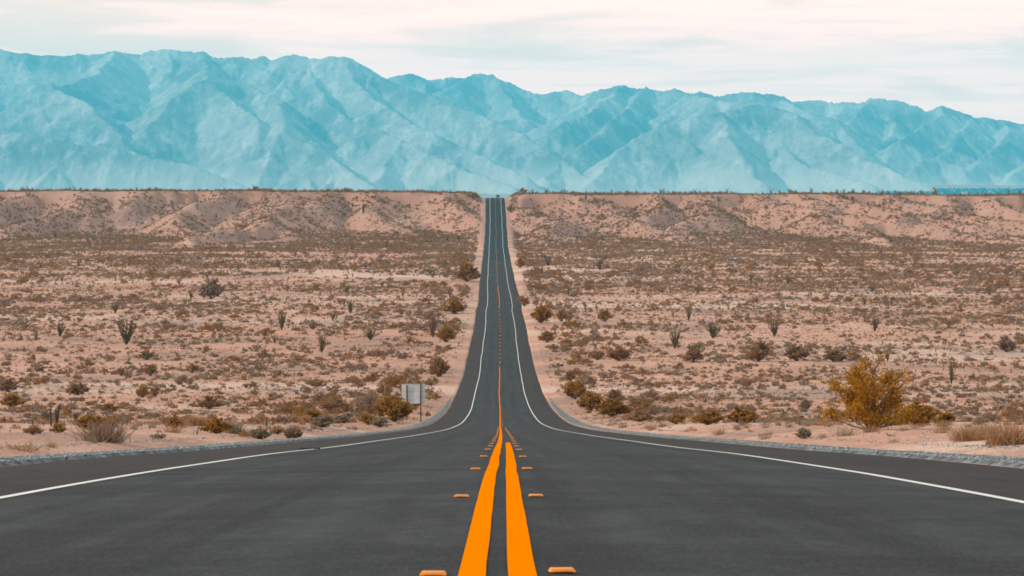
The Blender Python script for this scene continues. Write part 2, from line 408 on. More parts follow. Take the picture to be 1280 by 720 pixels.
class MB:
    def __init__(s): s.v = []; s.f = []
    def add(s, vs, fs):
        o = len(s.v); s.v += [tuple(v) for v in vs]; s.f += [tuple(o + i for i in f) for f in fs]
    def box(s, c, d, taper=1.0):
        cx, cy, cz = c; dx, dy, dz = (q / 2 for q in d)
        vs = [(cx + sx * dx * (taper if sz > 0 else 1), cy + sy * dy * (taper if sz > 0 else 1), cz + sz * dz) for sz in (-1, 1) for sx, sy in ((-1, -1), (1, -1), (1, 1), (-1, 1))]
        s.add(vs, [(3, 2, 1, 0), (4, 5, 6, 7), (0, 1, 5, 4), (1, 2, 6, 5), (2, 3, 7, 6), (3, 0, 4, 7)])
    def tube(s, pts, rad, n=6, cap=True):
        pts = [Vector(p) for p in pts]; rings = []
        for i, p in enumerate(pts):
            t = (pts[min(i + 1, len(pts) - 1)] - pts[max(i - 1, 0)]).normalized()
            u = t.orthogonal().normalized(); v = t.cross(u)
            r = rad[i] if isinstance(rad, (list, tuple)) else rad
            rings.append([p + (u * math.cos(2 * math.pi * k / n) + v * math.sin(2 * math.pi * k / n)) * r for k in range(n)])
        vs = [q for rg in rings for q in rg]; fs = []
        for i in range(len(rings) - 1):
            for k in range(n):
                fs.append((i * n + k, i * n + (k + 1) % n, (i + 1) * n + (k + 1) % n, (i + 1) * n + k))
        if cap: fs.append(tuple(range(n - 1, -1, -1))); fs.append(tuple((len(rings) - 1) * n + k for k in range(n)))
        s.add(vs, fs)
    def mesh(s, name, m, smooth=False, bevel=0):
        me = bpy.data.meshes.new(name); me.from_pydata(s.v, [], s.f)
        me.materials.append(m)
        if bevel:
            import bmesh
            bm = bmesh.new(); bm.from_mesh(me)
            bmesh.ops.bevel(bm, geom=bm.edges[:], offset=bevel, segments=2, affect='EDGES', profile=.6); bm.to_mesh(me); bm.free()
        if smooth: me.polygons.foreach_set('use_smooth', [True] * len(me.polygons))
        me.update(); return me

# ------------------------------------------------------------------ ground sheet
yb = np.concatenate([np.linspace(-300, -10, 12), np.linspace(-6, 20, 14), np.exp(np.linspace(math.log(21), math.log(1290), 520)),
                     np.arange(1293, 1760, 3.2), np.exp(np.linspace(math.log(1765), math.log(28500), 80))])
near = np.array([0, 3, 6.0, 6.25, 6.35, 6.9, 7.3, 7.8, 8.3, 8.8, 9.5, 10.5, 12, 14, 17])
vv = np.concatenate([np.linspace(0, 1, 230)[1:], np.array([1.15, 1.4, 2, 3])])
su = np.concatenate([-near[::-1][:-1], near])
Yg, Sg = np.meshgrid(yb, su, indexing='ij')
ext = 8 + .27 * (np.maximum(yb, 0) + 90)
right = 17 + vv[None, :] * ext[:, None]
S = np.concatenate([-right[:, ::-1], Sg, right], 1); Yf = np.repeat(yb[:, None], S.shape[1], 1)
X = S + road_x(Yf)
Z = terrain(X.ravel(), Yf.ravel()).reshape(X.shape)
V = np.stack([X, Yf, Z], -1).reshape(-1, 3)
g = link('desert_ground', mesh_np('desert_ground', V, grid_faces(*X.shape), M['ground'], True)); tag(g, kind='structure')

# ------------------------------------------------------------------ road
yr = np.concatenate([np.linspace(-60, 8, 40), np.exp(np.linspace(math.log(8.2), math.log(2050), 900))])
def edge_wob(Y, side): return 0.10 * (fbm(Y / 2.2, Y * 0 + side * 5, 4, 50) - .5) + np.where((Y > 470) & (Y < 1118) & (side < 0), .45, 0) + 0.5*(fbm(Y/18, Y*0+side*9, 3, 51)-.5)*(Y > 250)
def lift(Y): return np.interp(Y, [0, 200, 1700], [.004, .008, .03])
def strip(name, s_list, zoff, m, ys, kind='structure', crown=True, parent=None):
    cols = [sf(ys) if callable(sf) else np.full(ys.shape, float(sf)) for sf in s_list]
    Sx = np.stack(cols, 1); Yy = np.repeat(ys[:, None], len(cols), 1)
    Zz = road_z(Yy) - .02 * np.abs(Sx) + (zoff(Sx, Yy) if callable(zoff) else zoff)
    V = np.stack([Sx + road_x(Yy), Yy, Zz], -1).reshape(-1, 3)
    o = link(name, mesh_np(name, V, grid_faces(*Sx.shape), m, True, uv=np.stack([Sx, Yy], -1).reshape(-1, 2)), parent)
    if kind: o['kind'] = kind
    return o
strip('road', [lambda y: -6.5 - edge_wob(y, -1), lambda y: -6.2 - edge_wob(y, -1) * .5, -4.8, -3.7, -1.8, 0, 1.8, 3.7, 4.8, lambda y: 6.2 + edge_wob(y, 1) * .5, lambda y: 6.5 + edge_wob(y, 1)],
      lambda s, y: np.where(np.abs(s) > 6.4, -.09, 0.0) + 0, M['road'], yr)
# gravel verge: rounded windrow
ygv = np.concatenate([np.linspace(-60, 8, 60), np.exp(np.linspace(math.log(8.2), math.log(420), 800))])
def verge(name, sgn, wd):
    fr = [0, .15, .35, .55, .75, .9, 1.0]
    fs = [(lambda y, f=f: sgn * (6.42 + (wd * (1 + .35 * (fbm(y / 1.7, y * 0 + 3 * sgn, 4, 9) - .5)) * np.interp(y, [0, 200, 300, 420], [1, 1, .7, .2])) * f)) for f in fr]
    def zo(s, y):
        t = (np.abs(s) - 6.42) / wd
        prof = np.interp(t, [0, .15, .4, .75, 1.0, 1.3], [-.10, .02, .035, .025, -.02, -.12])
        return prof + .05 * (fbm(s * 3.5, y * 3.5, 4, 14) - .5) + np.interp(y, [0, 250, 420], [0.02, .02, -.1]) + .0 * s
    return strip(name, fs if sgn > 0 else fs[::-1], zo, M['gravel'], ygv)
verge('gravel_verge', 1, 1.75); verge('gravel_verge', -1, 1.15)

def wob(y, seed, amp): return amp * (fbm(y / 5.1, y * 0 + seed, 3, 70 + seed) - .5)
ylin = np.concatenate([np.linspace(-20, 8, 60), np.exp(np.linspace(math.log(8.1), math.log(1760), 1500))])
def line(name, s0, wd, ys, m, seed):
    amp = .015
    wide = lambda y: np.interp(y, [0, 400, 1700], [wd, wd * 1.15, wd * 1.7])
    return strip(name, [lambda y: s0 - wide(y) / 2 + wob(y, seed, amp), lambda y: s0 + wide(y) / 2 + wob(y, seed, amp) + wob(y * 2.3, seed + 1, .012)],
                 lambda s, y: lift(y), m, ys)
line('edge_line_marking', -3.6, .095, ylin, M['white'], 1)
line('edge_line_marking', 3.6, .095, ylin, M['white'], 2)
ya = ylin[(ylin < 460)]; yc = ylin[(ylin > 705) & (ylin < 860)]; yd = ylin[(ylin > 860)]
line('centre_line_marking', -.092, .102, ya, M['yellow'], 3)
line('centre_line_marking', .092, .102, ylin[ylin < 56], M['yellow'], 4)
line('centre_line_marking', -.09, .11, yc, M['yellow'], 5)
line('centre_line_marking', -.09, .06, yd, M['yellow_old'], 6)
k = 470
while k < 700:
    line('centre_line_marking', .0, .13, np.linspace(k, k + 3.6, 4), M['yellow'], 7); k += 14.6

# ------------------------------------------------------------------ mountains
KM = 1.8
def P3(px, py, km): Y = km * 1000. * KM; return np.array([(px - 640) / F * Y, Y, (HZ - py) / F * Y])
SKY = [(-160,66),(-60,60),(0,61.5),(7,61.8),(20,66),(32,64.5),(47,68.6),(64,68),(81,69.5),(101,67),(114,68.5),(128,66),(143,62),(168,67.5),(183,63.5),(208,61.5),(235,64.5),(252,64),(269,72),(292,70),(314,72.6),(331,70),(341,74.6),(366,67),(386,71),(400,73),(417,70),(433,72),(457,83.7),(482,99),(511,91.4),(534,99.5),(564,96),(585,96.5),(595,91.4),(615,93),(635,104),(655,114),(675,117),(706,112),(722,118),(739,116),(776,106),(790,111),(803,108),(818,113),(843,110),(850,113),(860,116.6),(877,114.6),(900,119.6),(924,114),(957,116.6),(978,120),(991,126.7),(1018,124.7),(1038,128),(1052,126.4),(1068,129),(1089,121.7),(1119,125),(1136,130),(1154,139),(1178,132),(1196,136.8),(1216,145),(1236,147.5),(1258,150),(1280,155),(1340,160),(1420,175)]
def skykm(px): return float(np.interp(px, [-160, 200, 433, 482, 600, 700, 776, 860, 957, 1000, 1180, 1420], [13.3, 13.4, 12.9, 13.9, 14.2, 14.0, 13.5, 13.3, 13.6, 14.0, 13.6, 13.9]))
RID = [[P3(a, b, skykm(a)) for a, b in SKY]]
def rp(lst): RID.append([P3(*q) for q in lst])
rp([(-150,175,11.6),(-40,150,11.7),(0,140,11.8),(67,110,12.0),(98,125,11.8),(130,150,11.6),(165,184,11.3),(200,205,11.0)])
rp([(67,110,12.0),(120,92,12.6),(143,62,13.3)])
rp([(-140,160,11.2),(0,161,11.1),(60,172,11.0),(140,186,10.9),(235,205,10.8),(300,228,10.7)])
rp([(259,99,12.2),(235,104,12.1),(205,135,11.8),(180,165,11.5),(165,181,11.35)])
rp([(319,107,12.3),(290,101,12.3),(259,99,12.2),(252,64,13.35)])
rp([(259,99,12.2),(290,125,11.9),(320,150,11.6),(331,208,11.1)])
rp([(319,107,12.3),(345,125,12.0),(356,161,11.4),(338,190,11.15),(322,225,10.9)])
rp([(356,161,11.4),(385,180,11.2),(413,191,11.1),(440,215,10.9),(470,232,10.7)])
rp([(386,71,13.1),(400,120,12.4),(440,150,12.0),(500,174,11.4),(480,200,11.15),(470,225,10.9)])
rp([(500,174,11.4),(534,191,11.2),(560,200,11.1),(600,218,10.9),(640,232,10.7)])
rp([(433,72,12.9),(470,95,12.8),(520,112,12.6),(571,130,12.4),(635,156,12.1),(699,196,11.6),(740,225,11.2)])
rp([(433,72,12.9),(450,110,12.5),(500,145,12.0),(590,190,11.5),(660,222,11.1)])
rp([(595,91,14.2),(560,112,13.7),(520,120,13.3)])
rp([(615,93,14.2),(640,128,13.6),(655,150,13.2)])
rp([(776,106,13.5),(760,125,13.0),(735,140,12.7),(700,155,12.5),(665,160,12.4)])
rp([(803,108,13.4),(790,130,13.0),(756,158,12.3),(720,185,11.9),(700,200,11.6),(682,226,11.2)])
rp([(951,129,12.1),(900,124,12.4),(860,117,13.2)])
rp([(951,129,12.1),(900,140,11.9),(850,150,11.8),(800,168,11.6),(770,190,11.4),(740,225,11.1)])
rp([(951,129,12.1),(975,136,12.0),(994,141,11.9),(1038,174,11.6),(1085,201,11.3),(1130,222,11.1),(1172,238,10.9)])
rp([(900,140,11.9),(910,170,11.5),(935,200,11.2),(950,228,10.9)])
rp([(985,185,11.5),(1000,205,11.3),(1040,215,11.1),(1095,232,10.9)])
rp([(957,116,13.6),(1018,140,13.2),(1050,150,13.0),(1080,190,12.6)])
rp([(1089,122,13.9),(1070,145,13.4),(1055,155,13.1),(1040,170,12.8)])
rp([(1119,125,13.9),(1120,155,13.4),(1095,185,13.0)])
rp([(1178,132,13.6),(1170,150,13.3),(1130,170,13.0),(1095,195,12.7),(1080,205,12.5)])
rp([(1216,145,13.6),(1200,165,13.2),(1190,185,12.9),(1160,200,12.6),(1140,212,12.4)])
rp([(1258,150,13.7),(1260,180,13.0),(1225,195,12.7),(1205,216,12.4)])
rp([(1340,160,13.8),(1310,190,12.9),(1280,205,12.5),(1260,222,12.3)])
mx = np.arange(-7000, 7001, 15.0); my = np.arange(18000, 27500, 23.0)
MX, MY = np.meshgrid(mx, my)
WX = MX + 60 * (fbm(MX / 290, MY / 290, 3, 90) - .5) * 2; WY = MY + 60 * (fbm(MX / 290 + 40, MY / 290, 3, 93) - .5) * 2
H = np.full(MX.shape, -200.0)
def seg_tent(a, b, k):
    reach = (max(a[2], b[2]) + 80) / k
    x0 = min(a[0], b[0]) - reach - 60; x1 = max(a[0], b[0]) + reach + 60; y0 = min(a[1], b[1]) - reach - 60; y1 = max(a[1], b[1]) + reach + 60
    i0, i1 = np.searchsorted(mx, [x0, x1]); j0, j1 = np.searchsorted(my, [y0, y1])
    if i1 <= i0 or j1 <= j0: return
    wx = WX[j0:j1, i0:i1]; wy = WY[j0:j1, i0:i1]
    d = b[:2] - a[:2]; L2 = max(1e-6, d @ d)
    t = np.clip(((wx - a[0]) * d[0] + (wy - a[1]) * d[1]) / L2, 0, 1)
    ds = np.hypot(wx - a[0] - t * d[0], wy - a[1] - t * d[1])
    h = a[2] + t * (b[2] - a[2]) - k * ds * (1 - .10 * np.minimum(ds / 1100, 1))
    H[j0:j1, i0:i1] = np.maximum(H[j0:j1, i0:i1], h)
mr = random.Random(5)
def spawn(poly, level):
    k = (0.74, 0.84, 0.95)[level]
    pts = []
    for a, b in zip(poly[:-1], poly[1:]):
        seg_tent(a, b, k)
    if level >= 2: return
    step = (740, 300)[level]; acc = mr.uniform(0, step)
    for a, b in zip(poly[:-1], poly[1:]):
        L = np.linalg.norm((b - a)[:2]); u = (b - a)[:2] / max(L, 1e-6)
        while acc < L:
            p = a + (b - a) * (acc / L)
            for sgn in (-1, 1):
                if mr.random() < .12: continue
                nrm = np.array([-u[1], u[0]]) * sgn
                if level == 0 and nrm[1] > .3 and p[1] > 23000: continue      # unseen far side
                dr = nrm * 1.0 + u * mr.uniform(-.1, .7) * (1 if level else mr.choice((-1, 1)))
                dr /= np.linalg.norm(dr)
                q = p.copy(); q[2] -= 4; pl = [q.copy()]
                sl = mr.uniform(.42, .6) + .1 * level
                nst = (7, 4)[level]; ls = (mr.uniform(190, 330), mr.uniform(80, 130))[level]
                for _ in range(nst):
                    ang = mr.uniform(-.28, .28); dr = np.array([dr[0] * math.cos(ang) - dr[1] * math.sin(ang), dr[0] * math.sin(ang) + dr[1] * math.cos(ang)])
                    q = q + np.array([dr[0] * ls, dr[1] * ls, -ls * sl * mr.uniform(.5, 1.5)]); pl.append(q.copy())
                    if q[2] < -30: break
                spawn(pl, level + 1)
            acc += step * mr.uniform(.6, 1.4)
        acc -= L
for r_ in RID: spawn(r_, 0)
base = base_plain(MX, MY)
hh = np.maximum(H - base, 0)
H2 = H + (fbm(MX / 100, MY / 100, 4, 101) - .5) * 20 * np.clip(hh / 200, 0, 1) + (ridged(MX / 70, MY / 110, 3, 105) - .6) * 26 * np.clip(hh / 100, 0, 1)
d_ = H2 - base; kk = 30.0       # soft foot: fans
H2 = base + np.where(d_ > kk, d_, np.where(d_ > -kk, (d_ + kk) ** 2 / (4 * kk), 0)) - 1.5
edge = np.minimum.reduce([sstep(0, 500, MX + 7000), sstep(0, 500, 7000 - MX), sstep(0, 400, MY - 18000)])
H2 = H2 * edge + (-100) * (1 - edge)
mo = link('mountain_range', mesh_np('mountain_range', np.stack([MX, MY, H2], -1).reshape(-1, 3), grid_faces(*MX.shape), M['rock'], True)); tag(mo, kind='structure')

# ------------------------------------------------------------------ plant templates (unit: metres, base at the origin)
def quads(C, U, W):
    V = np.stack([C - U - W, C + U - W, C + U + W, C - U + W], 1).reshape(-1, 3)
    return V, np.arange(len(C) * 4).reshape(-1, 4)
def rand_dirs(n, r): d = r.normal(size=(n, 3)); return d / np.linalg.norm(d, axis=1)[:, None]
def leaves_at(C, size, r, asp=.55):
    n = len(C); u = rand_dirs(n, r); w = np.cross(u, rand_dirs(n, r)); w /= np.maximum(1e-6, np.linalg.norm(w, axis=1))[:, None]
    s = size * r.uniform(.6, 1.4, (n, 1)); return quads(C, u * s, w * s * asp)
def stem_quads(A, B, wd, r):
    d = B - A; u = np.cross(d, rand_dirs(len(A), r)); u /= np.maximum(1e-6, np.linalg.norm(u, axis=1))[:, None]; u *= wd
    V = np.stack([A - u, A + u, B + u * .4, B - u * .4], 1).reshape(-1, 3); return V, np.arange(len(A) * 4).reshape(-1, 4)
def cat(*parts):
    Vs = []; Fs = []; o = 0
    for V, Fc in parts: Vs.append(V); Fs.append(Fc + o); o += len(V)
    return np.concatenate(Vs), np.concatenate(Fs)
def stem_mesh(paths, r0, r1, n=4):
    mb = MB()
    for p in paths: mb.tube(p, [r0 + (r1 - r0) * i / (len(p) - 1) for i in range(len(p))], n, False)
    return np.array(mb.v), np.array([f for f in mb.f])
def bush(seed, nleaf, size, width=1.0, nst=26, upright=.5, hollow=.25, stems=True):
    """height about 1: limbs fan out of the base and carry clumps of small leaves"""
    r = np.random.default_rng(seed); tips = []; paths = []
    for i in range(nst):
        th = 2 * math.pi * (i + r.uniform(-.4, .4)) / nst * 2.4; lean = r.uniform(0.05, 1.0) ** .7
        out = lean * width * .5 * r.uniform(.75, 1.1); hgt = (1 - (1 - upright) * lean ** 1.6) * r.uniform(.62, 1.03)
        p = [np.zeros(3)]
        for t in (.35, .7, 1.0):
            p.append(np.array([math.cos(th) * out * t ** .8, math.sin(th) * out * t ** .8, hgt * t ** 1.1]) + r.normal(size=3) * .02)
        p[1][2] = max(p[1][2], .05); paths.append([tuple(q) for q in p])
        for _ in range(3):
            j = int(r.integers(1, 3)); t = r.uniform(0, 1); q = p[j] * (1 - t) + p[j + 1] * t
            e = q + np.array([math.cos(th + r.normal() * .9), math.sin(th + r.normal() * .9), r.uniform(.2, 1.1)]) * r.uniform(.08, .22)
            paths.append([tuple(q), tuple((q + e) / 2 + r.normal(size=3) * .01), tuple(e)]); tips.append((q, e))
        tips.append((p[1] * .5 + p[2] * .5, p[3])); tips.append((p[2], p[3]))
    ti = r.integers(0, len(tips), nleaf); t = r.uniform(hollow, 1.05, nleaf) ** .8
    A = np.array([a for a, b in tips]); B = np.array([b for a, b in tips])
    C = A[ti] * (1 - t[:, None]) + B[ti] * t[:, None] + r.normal(size=(nleaf, 3)) * np.array([.035 * width, .035 * width, .03]) * 1.1
    C[:, 2] = np.clip(C[:, 2], size * .8, None)
    return leaves_at(C, size, r), paths
def shrub_low(seed, n, size, width=1.3, flat=1.0):
    r = np.random.default_rng(seed); d = rand_dirs(n, r); rad = r.uniform(.35, 1, n) ** .5
    lob = 1 + .35 * np.sin(3 * np.arctan2(d[:, 1], d[:, 0]) + seed)
    C = np.stack([d[:, 0] * rad * width * .5 * lob, d[:, 1] * rad * width * .5 * lob, np.abs(d[:, 2]) * rad * .85 * lob], 1)
    C[:, 2] = np.clip(C[:, 2], size * .4, None); return leaves_at(C, size, r, .7)
def ocotillo(seed, nw, leafy, wd=.02):
    r = np.random.default_rng(seed); parts = []
    for i in range(nw):
        th = r.uniform(0, 6.28); sp = r.uniform(.05, .36); h = r.uniform(.62, 1.0)
        A = np.zeros(3); prev = A; pts = [A]
        for t in (.25, .5, .75, 1.0):
            q = np.array([math.cos(th) * sp * t, math.sin(th) * sp * t, h * t]) + r.normal(size=3) * .018; pts.append(q)
        P_ = np.array(pts)
        V, Fc = stem_mesh([[tuple(q) for q in P_]], wd, wd * .5, 4); parts.append((V, Fc))
        n = leafy
        if n:
            t = r.uniform(.08, 1.0, n) * 4; j = np.minimum(t.astype(int), 3); f = (t - j)[:, None]
            C = P_[j] * (1 - f) + P_[j + 1] * f + r.normal(size=(n, 3)) * .014
            parts.append(leaves_at(C, .02, r, .5))
    return cat(*parts)
def cholla(seed, arms=4, spines=30):
    r = np.random.default_rng(seed); parts = []
    for i in range(arms):
        th = r.uniform(0, 6.28); b0 = np.array([math.cos(th), math.sin(th), 0]) * (.0 if i == 0 else r.uniform(.05, .3)); lean = r.uniform(-.14, .14, 2)
        h = r.uniform(.5, 1.0); path = [tuple(b0 + np.array([lean[0] * t, lean[1] * t, h * t])) for t in (0, .35, .7, 1.0)]
        mb = MB(); mb.tube(path, [.028, .045, .045, .028], 6); q = np.array([f for f in mb.f if len(f) == 4]); parts.append((np.array(mb.v), q))
        t = r.uniform(0.1, 1, spines)[:, None]; a, b = np.array(path[0]), np.array(path[-1])
        parts.append(leaves_at(a * (1 - t) + b * t + r.normal(size=(spines, 3)) * .045, .028, r, .3))
    return cat(*parts)
def grass(seed, n, width=1.4):
    r = np.random.default_rng(seed); A = np.stack([r.normal(size=n) * .22 * width, r.normal(size=n) * .22 * width, np.zeros(n)], 1)
    B = A + np.stack([r.normal(size=n) * .22 * width, r.normal(size=n) * .22 * width, r.uniform(.35, 1.0, n)], 1)
    return stem_quads(A, B, .016, r)

def tmesh(name, VF, m): return mesh_np(name, VF[0], VF[1], m)
TPL = {}       # kind -> {lod: [(V,F), ...]}
def lods(kind, fn): TPL[kind] = fn
TPLV = {
 'creosote_bush': {'hi': [bush(s, 1900, .028, 1.25, 30, .45)[0] for s in range(4)], 'mid': [bush(s + 10, 420, .05, 1.3, 22, .45)[0] for s in range(5)], 'low': [bush(s + 20, 90, .085, 1.3, 14, .45)[0] for s in range(6)], 'tiny': [shrub_low(s + 30, 26, .17, 1.3) for s in range(6)]},
 'burrobush': {'hi': [bush(s + 40, 900, .04, 1.8, 34, .5)[0] for s in range(4)], 'mid': [bush(s + 50, 280, .075, 1.6, 24, .5)[0] for s in range(5)], 'low': [shrub_low(s + 60, 64, .16, 1.5) for s in range(6)], 'tiny': [shrub_low(s + 70, 12, .28, 1.6) for s in range(6)]},
 'ocotillo': {'hi': [ocotillo(s + 80, 22, 60, .011) for s in range(4)], 'mid': [ocotillo(s + 90, 17, 24, .013) for s in range(4)], 'low': [ocotillo(s + 100, 12, 6, .02) for s in range(4)], 'tiny': [ocotillo(s + 110, 10, 0, .05) for s in range(4)]},
 'cholla_cactus': {'hi': [cholla(s + 120, 2 + s, 60) for s in range(4)], 'mid': [cholla(s + 130, 1 + s, 20) for s in range(4)], 'low': [cholla(s + 140, 1 + s, 8) for s in range(4)], 'tiny': [cholla(s + 150, 2, 2) for s in range(4)]},
 'dry_tuft': {'hi': [grass(s + 160, 420) for s in range(4)], 'mid': [grass(s + 170, 120) for s in range(4)], 'low': [shrub_low(s + 180, 22, .17, 1.6) for s in range(4)], 'tiny': [shrub_low(s + 190, 9, .3, 1.6) for s in range(4)]},
}
def lod_of(hpx): return 'hi' if hpx > 15 else 'mid' if hpx > 6 else 'low' if hpx > 2.6 else 'tiny'
_mc = {}
def tpl_mesh(kind, lod, i, mk):
    key = (kind, lod, i % len(TPLV[kind][lod]), mk)
    if key not in _mc:
        V, Fc = TPLV[kind][lod][key[2]]; _mc[key] = mesh_np(f'{kind}_{mk}', V, Fc, M[mk])
    return _mc[key]

